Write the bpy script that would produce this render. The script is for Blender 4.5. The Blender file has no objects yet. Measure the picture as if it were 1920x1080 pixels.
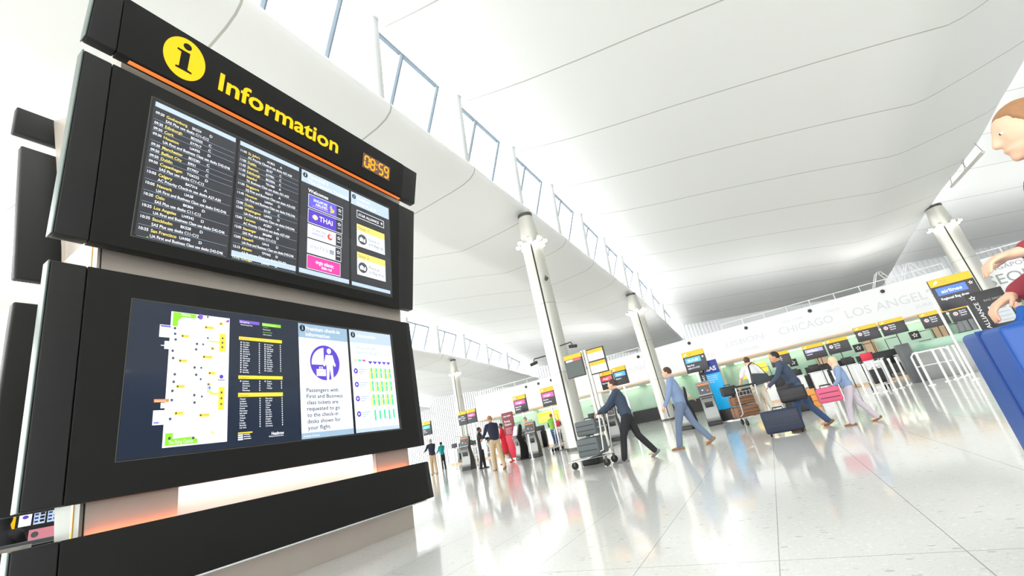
import bpy, bmesh, math, random
from mathutils import Vector, Matrix
random.seed(4)
S=bpy.context.scene; COL=S.collection
R=math.radians
# ------------------------------------------------------------------ materials
MATS={}
def mat(name,col,rough=.5,metal=0.,emit=0.,coat=0.,ecol=None,spec=.5,noise=.0,scale=8.,alpha=1.,trans=0.):
    if name in MATS: return MATS[name]
    m=bpy.data.materials.new(name); m.use_nodes=True; nt=m.node_tree; b=nt.nodes['Principled BSDF']
    b.inputs['Base Color'].default_value=(*col,1); b.inputs['Roughness'].default_value=rough
    b.inputs['Metallic'].default_value=metal; b.inputs['Coat Weight'].default_value=coat
    b.inputs['Coat Roughness'].default_value=.03
    b.inputs['Specular IOR Level'].default_value=spec
    if trans: b.inputs['Transmission Weight'].default_value=trans
    if alpha<1: b.inputs['Alpha'].default_value=alpha
    if emit:
        b.inputs['Emission Color'].default_value=(*(ecol or col),1); b.inputs['Emission Strength'].default_value=emit
    tc=nt.nodes.new('ShaderNodeTexCoord'); no=nt.nodes.new('ShaderNodeTexNoise'); no.inputs['Scale'].default_value=scale
    no.inputs['Detail'].default_value=3
    nt.links.new(tc.outputs['Object'],no.inputs['Vector'])
    mr=nt.nodes.new('ShaderNodeMapRange'); mr.inputs['To Min'].default_value=max(0,rough-.04); mr.inputs['To Max'].default_value=min(1,rough+.05)
    nt.links.new(no.outputs['Fac'],mr.inputs['Value']); nt.links.new(mr.outputs['Result'],b.inputs['Roughness'])
    if noise:
        mx=nt.nodes.new('ShaderNodeMix'); mx.data_type='RGBA'
        mx.inputs['A'].default_value=(*[c*(1-noise) for c in col],1); mx.inputs['B'].default_value=(*[min(1,c*(1+noise)) for c in col],1)
        nt.links.new(no.outputs['Fac'],mx.inputs['Factor']); nt.links.new(mx.outputs['Result'],b.inputs['Base Color'])
    MATS[name]=m; return m
def srgb(r,g,b):
    return tuple(((c/255)/12.92 if c/255<=.04045 else ((c/255+.055)/1.055)**2.4) for c in (r,g,b))
DARK=mat('charcoal_panel',srgb(27,27,26),.5,noise=.08,scale=3,spec=.22)
DARKEND=mat('charcoal_end_panel',srgb(38,38,38),.42,noise=.12,scale=2,spec=.3)
EDGE=mat('grey_green_edge',srgb(96,110,106),.3,metal=.3)
CORE=mat('brushed_champagne_metal',srgb(184,174,164),.38,metal=.35,noise=.06,scale=5)
COREEND=mat('grey_green_metal',srgb(122,126,118),.4,metal=.3,noise=.06)
GAPM=mat('dark_seam',(.004,.004,.004),.7)
GLASSBLK=mat('glossy_black_screen_glass',(.006,.0065,.008),.04,coat=.3)
SCRDARK=mat('dark_lit_screen',(.012,.014,.02),.06,emit=.045,ecol=(.55,.55,.62),coat=.3,spec=.4)
SCRNAVY=mat('navy_lit_screen',(.01,.015,.03),.05,emit=.02,ecol=(.25,.4,.8),coat=.4,spec=.4)
BEZEL=mat('grey_screen_bezel',srgb(78,78,72),.4)
def em(name,r,g,b,s=1.,rough=.15):
    c=srgb(r,g,b); s*=.78; return mat(name,tuple(x*.5 for x in c),rough,emit=s,ecol=c)
E_WHITE=em('lit_white',240,246,255,.8); E_BAND=em('lit_pale_blue_band',190,208,232,.72)
E_BAND2=em('lit_grey_blue_band',150,178,202,.75)
E_YTXT=em('lit_pale_yellow_text',240,220,120,.9); E_TXT=em('lit_white_text',235,238,245,.95)
E_YEL=em('lit_sign_yellow',255,192,0,.9); E_YPANEL=em('lit_panel_yellow',250,205,60,.95)
E_STEPY=em('lit_step_yellow',250,215,110,.95)
E_GREEN=em('lit_lime_green',130,205,40,.95); E_PURP=em('lit_purple',120,90,190,.9); E_BLUEP=em('lit_violet_blue',95,90,215,.95)
E_INK=em('lit_slate_text',40,55,85,.5); E_VIOL=em('lit_dark_violet',85,60,185,.9); E_PINK=em('lit_magenta',240,60,150,.95); E_RED=em('lit_red',230,60,70,.9)
E_GREYT=em('lit_grey_text',70,88,120,.7); E_LGREY=em('lit_light_grey',222,226,240,.95); E_MINT=em('lit_mint_green',70,205,150,.9)
E_BARY=em('lit_bar_yellow',248,220,110,.95); E_ORANGE=em('lit_orange',250,130,60,.95); E_GOLD=em('lit_gold',240,180,90,.95)
E_CLK=em('clock_digit_orange',255,150,20,1.3); CLKBG=mat('clock_window_grey',srgb(95,75,70),.2,emit=.05,ecol=(1,.4,.2))
E_LED=mat('orange_led_strip',(1,.3,.08),.3,emit=.7,ecol=(1,.13,.015)); E_LEDW=mat('white_led_strip',(1,1,1),.3,emit=14.,ecol=(.9,.95,1))
E_LED2=mat('soft_orange_led_strip',(1,.4,.15),.3,emit=9.,ecol=(1,.2,.05))
BLKINK=mat('black_ink',(.01,.01,.01),.5); WHITEINK=mat('white_ink',(.85,.85,.85),.5)
WHITEP=mat('white_painted_panel',(.88,.88,.87),.45,noise=.02)
BULK=mat('white_bulkhead',(.93,.94,.95),.35); LETTER=mat('pale_grey_lettering',srgb(222,226,229),.5); LETTER2=mat('mid_grey_lettering',srgb(165,168,168),.5)
STEEL=mat('satin_steel',srgb(206,205,197),.42,metal=.55,noise=.03,scale=3); STEELD=mat('dark_steel',srgb(90,90,88),.4,metal=.7)
CHROME=mat('bright_steel',srgb(215,215,215),.2,metal=.9)
BLACK=mat('black_plastic',(.012,.012,.013),.4); RUBBER=mat('black_rubber',(.01,.01,.01),.7)
GREYK=mat('kiosk_grey',srgb(150,152,150),.35,metal=.4,noise=.05); DGREYK=mat('kiosk_dark_grey',srgb(88,92,95),.35)
E_SPOT=mat('spotlight_glow',(1,.95,.85),.3,emit=30.,ecol=(1,.93,.82))
GREENW=mat('green_glass_wall',srgb(150,190,165),.15,coat=.4,noise=.04,scale=1.)
PEACH=mat('peach_reflection_and_kick',srgb(232,196,160),.4,noise=.08); WOODP=mat('pale_wood_pillar',srgb(215,185,150),.45,noise=.1,scale=4)  # peach colours desk kick boards and the reflected light painted along the soffit
SIGNBLK=mat('sign_dark_body',srgb(48,46,52),.35); E_SIGNY=em('sign_header_yellow',255,188,0,.62,.4)
RIB=mat('ribbed_grey_cladding',srgb(212,214,216),.4,metal=.4)
E_SOFF=mat('soffit_tube_light',(1,1,.9),.4,emit=9.,ecol=(1,.97,.75))
FRAMEB=mat('blue_grey_window_frame',srgb(120,135,148),.4); FRAMEL=mat('pale_window_frame',srgb(176,192,208),.4); STRUTM=mat('strut_paint',(.60,.62,.62),.5)
GLASS=mat('clear_glazing',(1,1,1),.02,alpha=.12,spec=.5)
CEILW=mat('white_steelwork',(.88,.89,.88),.4)
# ------------------------------------------------------------------ mesh builder
TCACHE={}
def textmesh(s,bold):
    k=(s,bold)
    if k in TCACHE: return TCACHE[k]
    c=bpy.data.curves.new('t','FONT'); c.body=s; c.size=1; c.resolution_u=3 if len(s)<14 else 2; c.offset=bold
    o=bpy.data.objects.new('t',c); COL.objects.link(o)
    dg=bpy.context.evaluated_depsgraph_get(); me=bpy.data.meshes.new_from_object(o.evaluated_get(dg))
    vs=[(v.co.x,v.co.y) for v in me.vertices]; fs=[tuple(p.vertices) for p in me.polygons]
    bpy.data.objects.remove(o); bpy.data.curves.remove(c); bpy.data.meshes.remove(me)
    x0=min(v[0] for v in vs); x1=max(v[0] for v in vs)
    TCACHE[k]=(vs,fs,x0,x1); return TCACHE[k]
class MB:
    def __init__(s,xf=None): s.v=[];s.f=[];s.m=[];s.mats=[];s.sm=[];s.xf=xf
    def mi(s,m):
        if m not in s.mats: s.mats.append(m)
        return s.mats.index(m)
    def add(s,vs,fs,m,smooth=False):
        n=len(s.v); s.v+= [tuple(v) for v in vs]; k=s.mi(m)
        for f in fs: s.f.append(tuple(i+n for i in f)); s.m.append(k); s.sm.append(smooth)
    def box(s,a,b,m,bev=0,M=None):
        x0,y0,z0=[min(p,q) for p,q in zip(a,b)];x1,y1,z1=[max(p,q) for p,q in zip(a,b)]
        vs=[(x0,y0,z0),(x1,y0,z0),(x1,y1,z0),(x0,y1,z0),(x0,y0,z1),(x1,y0,z1),(x1,y1,z1),(x0,y1,z1)]
        s.hexa(vs,m,bev,M)
    def hexa(s,vs,m,bev=0,M=None):
        fs=[(0,3,2,1),(4,5,6,7),(0,1,5,4),(1,2,6,5),(2,3,7,6),(3,0,4,7)]
        if bev:
            bm=bmesh.new(); bv=[bm.verts.new(v) for v in vs]
            for f in fs: bm.faces.new([bv[i] for i in f])
            bmesh.ops.bevel(bm,geom=list(bm.edges),offset=bev,segments=3,profile=.5,affect='EDGES')
            bm.verts.index_update(); vs=[v.co.copy() for v in bm.verts]; fs=[tuple(v.index for v in f.verts) for f in bm.faces]; bm.free()
        if M is not None: vs=[M@Vector(v) for v in vs]
        s.add(vs,fs,m,bool(bev))
    def prism(s,prof,axis,a,b,m,smooth=False):
        # prof list of 2D points in the other two axes (cyclic), axis 0/1/2
        def P(p,t):
            q=[0,0,0]; o=[i for i in range(3) if i!=axis]; q[o[0]]=p[0];q[o[1]]=p[1];q[axis]=t; return tuple(q)
        n=len(prof); vs=[P(p,a) for p in prof]+[P(p,b) for p in prof]
        s.add(vs,[tuple(range(n))[::-1],tuple(range(n,2*n))],m)
        s.add(vs,[(i,(i+1)%n,n+(i+1)%n,n+i) for i in range(n)],m,smooth)
    def tube(s,pts,rad,m,n=12,cap=True,flat=None,smooth=True):
        pts=[Vector(p) for p in pts]
        if not isinstance(rad,(list,tuple)): rad=[rad]*len(pts)
        rings=[];prev=None
        for i,p in enumerate(pts):
            d=(pts[min(i+1,len(pts)-1)]-pts[max(i-1,0)])
            d=d.normalized() if d.length>1e-9 else Vector((0,0,1))
            if prev is None:
                u=Vector((1,0,0)) if abs(d.x)<.8 else Vector((0,1,0))
            else: u=prev
            u=(u-d*u.dot(d)).normalized(); w=d.cross(u); prev=u
            r=rad[i]; ra,rb=(r if isinstance(r,(list,tuple)) else (r,r))
            rings.append([p+u*ra*math.cos(2*math.pi*k/n)+w*rb*math.sin(2*math.pi*k/n) for k in range(n)])
        vs=[v for r in rings for v in r]; fs=[]
        for i in range(len(rings)-1):
            for k in range(n): fs.append((i*n+k,i*n+(k+1)%n,(i+1)*n+(k+1)%n,(i+1)*n+k))
        s.add(vs,fs,m,smooth)
        if cap: s.add(rings[0],[tuple(range(n))[::-1]],m); s.add(rings[-1],[tuple(range(n))],m)
    def cap_tube(s,pts,rad,m,n=12):
        # tube with rounded ends
        pts=[Vector(p) for p in pts]; rad=[(r if isinstance(r,(list,tuple)) else (r,r)) for r in rad]
        d0=(pts[0]-pts[1]).normalized(); d1=(pts[-1]-pts[-2]).normalized(); r0=min(rad[0]);r1=min(rad[-1])
        P=[];Q=[]
        for t in (80,55,28): P.append(pts[0]+d0*r0*math.sin(R(t)));Q.append((rad[0][0]*math.cos(R(t)),rad[0][1]*math.cos(R(t))))
        P+=pts;Q+=rad
        for t in (28,55,80): P.append(pts[-1]+d1*r1*math.sin(R(t)));Q.append((rad[-1][0]*math.cos(R(t)),rad[-1][1]*math.cos(R(t))))
        s.tube(P,Q,m,n)
    def ell(s,c,r,m,n=16,k=10,M=None):
        vs=[];fs=[]
        for i in range(k+1):
            t=math.pi*i/k
            for j in range(n):
                a=2*math.pi*j/n; v=Vector((r[0]*math.sin(t)*math.cos(a),r[1]*math.sin(t)*math.sin(a),r[2]*math.cos(t)))
                if M is not None: v=M@v
                vs.append(Vector(c)+v)
        for i in range(k):
            for j in range(n): fs.append((i*n+j,(i+1)*n+j,(i+1)*n+(j+1)%n,i*n+(j+1)%n))
        s.add(vs,fs,m,True)
    # flat graphics in (s,z) plus depth d, mapped by xf
    def rect(s,a,z0,b,z1,d,m): s.poly([(a,z0),(b,z0),(b,z1),(a,z1)],d,m)
    def poly(s,pts,d,m): s.add([s.xf(p[0],p[1],d) for p in pts],[tuple(range(len(pts)))],m)
    def disc(s,c,z,ra,rb,d,m,n=40): s.poly([(c+ra*math.cos(2*math.pi*i/n),z+rb*math.sin(2*math.pi*i/n)) for i in range(n)],d,m)
    def frame(s,a,z0,b,z1,t,d,m):
        s.rect(a,z0,b,z0+t,d,m);s.rect(a,z1-t,b,z1,d,m);s.rect(a,z0+t,a+t,z1-t,d,m);s.rect(b-t,z0+t,b,z1-t,d,m)
    def star(s,c,z,r,d,m,ri=.45,rot=90):
        s.poly([(c+(r if i%2==0 else r*ri)*math.cos(R(rot+36*i)),z+(r if i%2==0 else r*ri)*math.sin(R(rot+36*i))) for i in range(10)],d,m)
    def text(s,t,a,z,size,d,m,width=None,bold=0.,align='l',rot=0,squash=1.):
        vs,fs,x0,x1=textmesh(t,bold)
        sx=size*squash if width is None else width/max(1e-6,(x1-x0))
        w=(x1-x0)*sx; off={'l':0,'c':-w/2,'r':-w}[align]
        c,sn=math.cos(R(rot)),math.sin(R(rot)); out=[]
        for x,y in vs:
            p=(x-x0)*sx+off;q=y*size; out.append(s.xf(a+p*c-q*sn,z+p*sn+q*c,d))
        s.add(out,fs,m)
    def build(s,name,parent=None,autosmooth=True):
        me=bpy.data.meshes.new(name); me.from_pydata(s.v,[],s.f)
        for m in s.mats: me.materials.append(m)
        me.polygons.foreach_set('material_index',s.m); me.polygons.foreach_set('use_smooth',s.sm); me.update()
        o=bpy.data.objects.new(name,me); COL.objects.link(o)
        if parent is not None: o.parent=parent
        return o
def tag(o,label,cat,group=None,kind=None):
    o['label']=label
    if cat: o['category']=cat
    if group: o['group']=group
    if kind: o['kind']=kind
    return o
def thing(name,label,cat,loc=(0,0,0),rz=0,group=None):
    o=bpy.data.objects.new(name,None); COL.objects.link(o); o.location=loc; o.rotation_euler=(0,0,rz); o.empty_display_size=.2
    return tag(o,label,cat,group)
def struct(o): o['kind']='structure'; return o
def copy_tree(o,parent=None):
    c=o.copy(); COL.objects.link(c); c.parent=parent
    for ch in [x for x in bpy.data.objects if x.parent==o]: copy_tree(ch,c)
    return c
def relax(o,root):    # geometry written in hall coordinates: bring it under its root
    o.parent=root; o.location=(-root.location.x,-root.location.y,-root.location.z); return o

# ------------------------------------------------------------------ camera
cam=bpy.data.cameras.new('camera'); co=bpy.data.objects.new('camera',cam); COL.objects.link(co); S.camera=co
cam.sensor_width=36; cam.lens=36*808.35/1920; cam.clip_start=.05; cam.clip_end=400
# rows of the measured rotation (image right, image down, view direction) in hall axes x right, y along the hall, z up
rt=Vector((0.8416972,0.50419706,-0.19321271)); dn=Vector((-0.3278228,0.19285222,-0.92484606)); fw=Vector((-0.42904316,0.84177987,0.32761047))
M3=Matrix((rt,-dn,-fw)).transposed(); co.matrix_world=Matrix.Translation((0,0,.85))@M3.to_4x4()

# ------------------------------------------------------------------ world and view
w=bpy.data.worlds.new('sky'); S.world=w; w.use_nodes=True; nt=w.node_tree; bg=nt.nodes['Background']
tc=nt.nodes.new('ShaderNodeTexCoord'); sp=nt.nodes.new('ShaderNodeSeparateXYZ'); cr=nt.nodes.new('ShaderNodeValToRGB')
nt.links.new(tc.outputs['Generated'],sp.inputs[0]); nt.links.new(sp.outputs['Z'],cr.inputs[0]); nt.links.new(cr.outputs[0],bg.inputs[0])
cr.color_ramp.elements[0].color=(.98,.98,.96,1); cr.color_ramp.elements[1].color=(.92,.97,1,1)
bg.inputs[1].default_value=3.4
S.view_settings.view_transform='Standard'; S.view_settings.look='None'; S.view_settings.exposure=.57; S.view_settings.gamma=1
S.view_settings.use_curve_mapping=False

# ------------------------------------------------------------------ floor
def floor_material():
    m=bpy.data.materials.new('terrazzo_floor'); m.use_nodes=True; nt=m.node_tree; L=nt.links; b=nt.nodes['Principled BSDF']
    tc=nt.nodes.new('ShaderNodeTexCoord')
    def N(t,**k):
        n=nt.nodes.new(t)
        for a,v in k.items(): setattr(n,a,v)
        return n
    def vor(scale,lo,hi,dim='3D'):
        mp=N('ShaderNodeMapping'); mp.inputs['Scale'].default_value=(1,2.0,1); mp.inputs['Rotation'].default_value=(0,0,scale*.37); L.new(tc.outputs['Object'],mp.inputs[0])
        v=N('ShaderNodeTexVoronoi'); v.inputs['Scale'].default_value=scale; L.new(mp.outputs[0],v.inputs['Vector'])
        # random per cell decides whether the cell holds a chip
        c=N('ShaderNodeSeparateColor'); L.new(v.outputs['Color'],c.inputs[0])
        g=N('ShaderNodeMath',operation='GREATER_THAN'); g.inputs[1].default_value=hi; L.new(c.outputs[0],g.inputs[0])
        d=N('ShaderNodeMath',operation='LESS_THAN'); d.inputs[1].default_value=lo; L.new(v.outputs['Distance'],d.inputs[0])
        mu=N('ShaderNodeMath',operation='MULTIPLY'); L.new(g.outputs[0],mu.inputs[0]); L.new(d.outputs[0],mu.inputs[1]); return mu,c
    base=N('ShaderNodeMix',data_type='RGBA'); base.inputs['A'].default_value=(*srgb(216,217,212),1); base.inputs['B'].default_value=(*srgb(228,229,225),1)
    no=N('ShaderNodeTexNoise'); no.inputs['Scale'].default_value=40; no.inputs['Detail'].default_value=6; L.new(tc.outputs['Object'],no.inputs[0]); L.new(no.outputs[0],base.inputs['Factor'])
    cur=base
    for sc,lo,hi,col,st in ((14,.30,.93,(172,168,160),.75),(22,.28,.88,(190,196,196),.7),(30,.33,.8,(244,243,238),.8),(60,.3,.8,(176,178,176),.6),(90,.3,.75,(240,240,236),.6),(9,.16,.965,(140,130,118),.7)):
        mu,c=vor(sc,lo,hi); mm=N('ShaderNodeMath',operation='MULTIPLY'); mm.inputs[1].default_value=st; L.new(mu.outputs[0],mm.inputs[0])
        mx=N('ShaderNodeMix',data_type='RGBA'); L.new(cur.outputs['Result'],mx.inputs['A']); mx.inputs['B'].default_value=(*srgb(*col),1); L.new(mm.outputs[0],mx.inputs['Factor']); cur=mx
    sp=N('ShaderNodeSeparateXYZ'); L.new(tc.outputs['Object'],sp.inputs[0])
    def joint(out,off,pitch,wd):
        a=N('ShaderNodeMath',operation='SUBTRACT'); a.inputs[1].default_value=off; L.new(out,a.inputs[0])
        d=N('ShaderNodeMath',operation='PINGPONG'); d.inputs[1].default_value=pitch/2; L.new(a.outputs[0],d.inputs[0])
        l=N('ShaderNodeMath',operation='LESS_THAN'); l.inputs[1].default_value=wd; L.new(d.outputs[0],l.inputs[0]); return l
    j1=joint(sp.outputs['X'],-.258,.757,.0028); j2=joint(sp.outputs['Y'],2.878,3.62,.0028)
    mxm=N('ShaderNodeMath',operation='MAXIMUM'); L.new(j1.outputs[0],mxm.inputs[0]); L.new(j2.outputs[0],mxm.inputs[1])
    mm=N('ShaderNodeMath',operation='MULTIPLY'); mm.inputs[1].default_value=.8; L.new(mxm.outputs[0],mm.inputs[0])
    mx=N('ShaderNodeMix',data_type='RGBA'); L.new(cur.outputs['Result'],mx.inputs['A']); mx.inputs['B'].default_value=(*srgb(120,112,100),1); L.new(mm.outputs[0],mx.inputs['Factor'])
    L.new(mx.outputs['Result'],b.inputs['Base Color'])
    b.inputs['Roughness'].default_value=.35; b.inputs['Coat Weight'].default_value=.9; b.inputs['Coat Roughness'].default_value=.07
    b.inputs['Coat IOR'].default_value=1.5
    n2=N('ShaderNodeTexNoise'); n2.inputs['Scale'].default_value=1.5; L.new(tc.outputs['Object'],n2.inputs[0])
    mr=N('ShaderNodeMapRange'); mr.inputs['To Min'].default_value=.04; mr.inputs['To Max'].default_value=.13; L.new(n2.outputs[0],mr.inputs[0]); L.new(mr.outputs[0],b.inputs['Coat Roughness'])
    return m
f=MB(); f.add([(-75,-25,0),(60,-25,0),(60,62,0),(-75,62,0)],[(0,1,2,3)],floor_material()); struct(f.build('floor'))

# ------------------------------------------------------------------ wave roof
def lerp_tab(t,x):
    if x<=t[0][0]: return t[0][1]
    for (a,b),(c,d) in zip(t,t[1:]):
        if x<=c: return b+(d-b)*(x-a)/(c-a)
    return t[-1][1]
HI=[(16,15.05),(20,14.95),(24,14.8),(27,14.6),(31,14.3),(38,13.9),(43,13.2),(48,12.3),(53,11.3),(58,10.3)]
LO=[(12,11.05),(20,10.85),(28,10.55),(38,10.25),(45,9.7),(56,8.6),(58,8.4)]
PROF=[(-7.35,15.0),(-7.2,14.9),(-6.6,14.72),(-5.6,14.42),(-4.2,14.05),(-2,13.55),(.5,13.05),(3,12.5),(5.6,11.9),(7.6,11.4),(9.0,11.03),(9.4,10.95),(9.8,10.93),(11,10.95),(12.4,11.0),(13.0,11.05),(13.4,11.16),(13.62,11.32),(13.7,11.5),(13.66,11.66),(13.5,11.78),(13.2,11.85),(12,12.0),(6,13.2),(0,14.6),(-5,15.6),(-7.6,16.0),(-7.8,15.5)]
def roof_material():
    m=bpy.data.materials.new('white_roof_lining'); m.use_nodes=True; nt=m.node_tree; L=nt.links; b=nt.nodes['Principled BSDF']
    b.inputs['Roughness'].default_value=.6
    tc=nt.nodes.new('ShaderNodeTexCoord'); sp=nt.nodes.new('ShaderNodeSeparateXYZ'); L.new(tc.outputs['Object'],sp.inputs[0])
    a=nt.nodes.new('ShaderNodeMath'); a.operation='SUBTRACT'; a.inputs[1].default_value=3.95; L.new(sp.outputs['Y'],a.inputs[0])
    d=nt.nodes.new('ShaderNodeMath'); d.operation='PINGPONG'; d.inputs[1].default_value=2.32; L.new(a.outputs[0],d.inputs[0])
    l=nt.nodes.new('ShaderNodeMath'); l.operation='LESS_THAN'; l.inputs[1].default_value=.03; L.new(d.outputs[0],l.inputs[0])
    mx=nt.nodes.new('ShaderNodeMix'); mx.data_type='RGBA'; mx.inputs['A'].default_value=(.87,.87,.855,1); mx.inputs['B'].default_value=(.5,.49,.45,1); L.new(l.outputs[0],mx.inputs['Factor'])
    L.new(mx.outputs['Result'],b.inputs['Base Color']); return m
ROOFM=roof_material()
def roof_point(x,zb,y,k,i):
    hi=lerp_tab(HI,y);lo=lerp_tab(LO,y)
    t=(zb-11.0)/(15.0-11.0)
    z=lo+t*(hi-lo) if t<=1 else hi+(zb-15)
    # panels sag between the joints along the low third of each vault
    if 9.0<=x<=13.75 and zb<11.9:
        z+=-.05*abs(math.sin(math.pi*(y-3.95)/4.64))
        if k>=0 and y<31: z+=(31-y)*.10*max(0,(x-9.0)/4.7)
    return (x+21*k,y,z)
for k in (-3,-2,-1,0,1):
    m=MB(); ys=[-25+i*1.16 for i in range(73)]; n=len(PROF); vs=[];fs=[]
    for y in ys:
        for i,(x,z) in enumerate(PROF): vs.append(roof_point(x,z,y,k,i))
    for j in range(len(ys)-1):
        for i in range(n): fs.append((j*n+i,j*n+(i+1)%n,(j+1)*n+(i+1)%n,(j+1)*n+i))
    fs.append(tuple(range(n))); fs.append(tuple(range((len(ys)-1)*n,len(ys)*n))[::-1])
    m.add(vs,fs,ROOFM,True); o=m.build('ceiling'); struct(o)
    o['label']={-3:'farthest vault of the white wave ceiling at the left',-2:'third white ceiling vault behind the far clerestory',-1:'white ceiling vault left of the main clerestory band',0:'big white curved ceiling vault over the hall',1:'white ceiling vault beyond the right low edge'}[k]
# clerestories: struts, head bars, mullions, glazing
BAY=4.64; Y0=-1.12    # strut at Y0+i*BAY
cler={0:'beside the big vault',-1:'over the far left vault',-2:'farthest left'}
for k in (0,-1,-2):
    X=-7.3+21*k
    for i in range(0 if k==0 else 4,12):
        y=Y0+BAY*i; hi=lerp_tab(HI,y); lo=lerp_tab(LO,y)+.45
        yb=y+.18
        m=MB(); xa=X+.02; m.tube([(xa-.35,yb+.06,lo-.1),(xa,y,hi-.02)],.19,STRUTM,10); 
        m.box((xa-.12,y-.16,hi-.04),(xa+.12,y+.16,hi+.12),CEILW,.02)
        o=m.build('trim_%d'%(40+i+12*abs(k))); struct(o)
        # window of the bay
        m=MB(); ya=y+.25; ye=y+3.35; z1=hi-.42; z1e=lerp_tab(HI,ye)-.42
        m.hexa([(X-.1,ya,z1-.09),(X+.02,ya,z1-.09),(X+.02,ye,z1e-.09),(X-.1,ye,z1e-.09),(X-.1,ya,z1+.03),(X+.02,ya,z1+.03),(X+.02,ye,z1e+.03),(X-.1,ye,z1e+.03)],FRAMEB)
        for yy in (y+1.35,ye-.02):
            zt=lerp_tab(HI,yy)-.45; zb=lerp_tab(LO,yy)+.2
            bx=X-.1; s0=1.5
            m.hexa([(X-s0-.1,yy-.07,zb),(X-s0+.04,yy-.07,zb),(X-s0+.04,yy+.07,zb),(X-s0-.1,yy+.07,zb),(bx,yy-.07,zt),(bx+.13,yy-.07,zt),(bx+.13,yy+.07,zt),(bx,yy+.07,zt)],FRAMEL)
            m.hexa([(X-s0+.04,yy+.04,zb),(X-s0+.06,yy+.04,zb),(X-s0+.06,yy+.08,zb),(X-s0+.04,yy+.08,zb),(bx+.13,yy+.04,zt),(bx+.15,yy+.04,zt),(bx+.15,yy+.08,zt),(bx+.13,yy+.08,zt)],FRAMEB)
        o=m.build('window_%d'%(1+i+12*abs(k))); struct(o)

# ------------------------------------------------------------------ end wall and bulkhead
m=MB()
for i in range(300):
    x=-70+i*.42; m.box((x,58,0),(x+.3,58.12,12),RIB)
m.box((-72,58.1,0),(58,58.4,12),RIB); struct(m.build('wall_far'))
def bulk(x0,x1,name):
    m=MB(); m.box((x0,40,3.52),(x1,47,6.05),BULK,0.02); o=m.build(name); return struct(o)
b1=bulk(-27.7,13.1,'wall_bulkhead'); b2=bulk(14.35,34,'wall_bulkhead_right')
for bo,x0,x1 in ((b1,-27.7,13.1),(b2,14.35,34)):
    m=MB(); m.box((x0,39.93,3.40),(x1,40.1,3.52),PEACH,.01); m.box((x0,40.1,3.38),(x1,46.9,3.52),WHITEP); o=m.build('soffit_and_painted_glow',bo); o['label']='peach edge strip painted as reflected light'  # peach strip paints warm light reflected along the soffit edge
    # round ports
    xs=[-21.11,-19.65,-18.19,-9.2,-4.66,-.09,4.49,9.13] if x0<0 else [17.5,22.1]
    for x in xs:
        m=MB(); m.tube([(x,39.99,5.68),(x,39.95,5.68)],.2,WHITEINK,20); m.tube([(x,39.97,5.68),(x,39.93,5.68)],.135,BLACK,20); o=m.build('vent',bo); o['label']='round black vent'
# faint city names
m=MB(lambda s,z,d:(s,40-d,z))
for t,x,z,s,wd,mm in (('LISBON',-1.97,4.55,.62,2.85,LETTER),('CHICAGO',2.0,4.45,.8,3.65,LETTER),('LOS ANGELES',6.5,4.42,.88,5.65,LETTER),('ATLANTA',-5.4,4.1,.55,2.4,LETTER),('MUNICH',-10.6,4.5,.6,2.4,LETTER),('NEW YORK',2.4,5.25,.3,1.5,LETTER),('OSLO',5.4,5.2,.3,.9,LETTER),('ZURICH',10.4,3.95,.3,1.3,LETTER),('DENVER',-1.1,3.9,.35,1.4,LETTER)):
    m.text(t,x,z,s,.012,mm,width=wd)
m.build('lettering',b1)
m=MB(lambda s,z,d:(s,40-d,z))
for t,x,z,s,wd in (('SEOUL',12.9+1.55,4.15,.95,2.9),('SINGAPORE',14.5,5.1,.42,2.5),('WARSAW',17.8,4.3,.9,3.6),('CAIRO',17.4,5.2,.6,1.9)): m.text(t,x,z,s,.012,LETTER2,width=wd)
m.build('lettering',b2)
# handrails on the bulkhead roof
def railing(x0,x1,label,fan=None):
    t=thing('railing',label,'railing',((x0+x1)/2,40.2,6.05)); n=max(2,round((x1-x0)/1.55)); 
    m=MB(); m.tube([(x0-t.location.x,0,.46),(x1-t.location.x,0,.46)],.035,CEILW,8); m.build('top_rail',t)
    for i in range(n+1):
        x=x0+(x1-x0)*i/n-t.location.x; m=MB(); m.tube([(x,0,0),(x,0,.46)],.028,CEILW,8); m.build('post',t)
    return t
railing(-27,-9,'white roof railing above the left part of the bulkhead'); railing(-1.8,12.9,'white roof railing above the LISBON and LOS ANGELES lettering'); railing(14.4,30,'white roof railing on the right bulkhead beyond the broad column')
for i,x in enumerate((9.6,11.4)):
    t=thing('ladder_guard',['white fanned ladder guard on the bulkhead roof, left one','white fanned ladder guard on the bulkhead roof, nearer the broad column'][i],'railing',(x,40.6,6.05),0,'ladder guards on the bulkhead roof')
    for s in (-1,1):
        m=MB(); m.tube([(s*.7,0,0),(s*.12,0,1.15)],.022,CEILW,8)
        for q in range(1,5): m.tube([(s*(.7-.12*q),0,.235*q),(s*(.7-.12*q),.8,.235*q)],.014,CEILW,6)
        m.tube([(s*.7,.8,0),(s*.12,.8,1.15)],.022,CEILW,8); m.build('side_frame',t)
    m=MB(); m.tube([(-.12,0,1.15),(.12,0,1.15)],.02,CEILW,8); m.tube([(-.12,0,1.15),(-.12,.8,1.15),(.12,.8,1.15),(.12,0,1.15)],.02,CEILW,8); m.build('top_bar',t)
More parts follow.
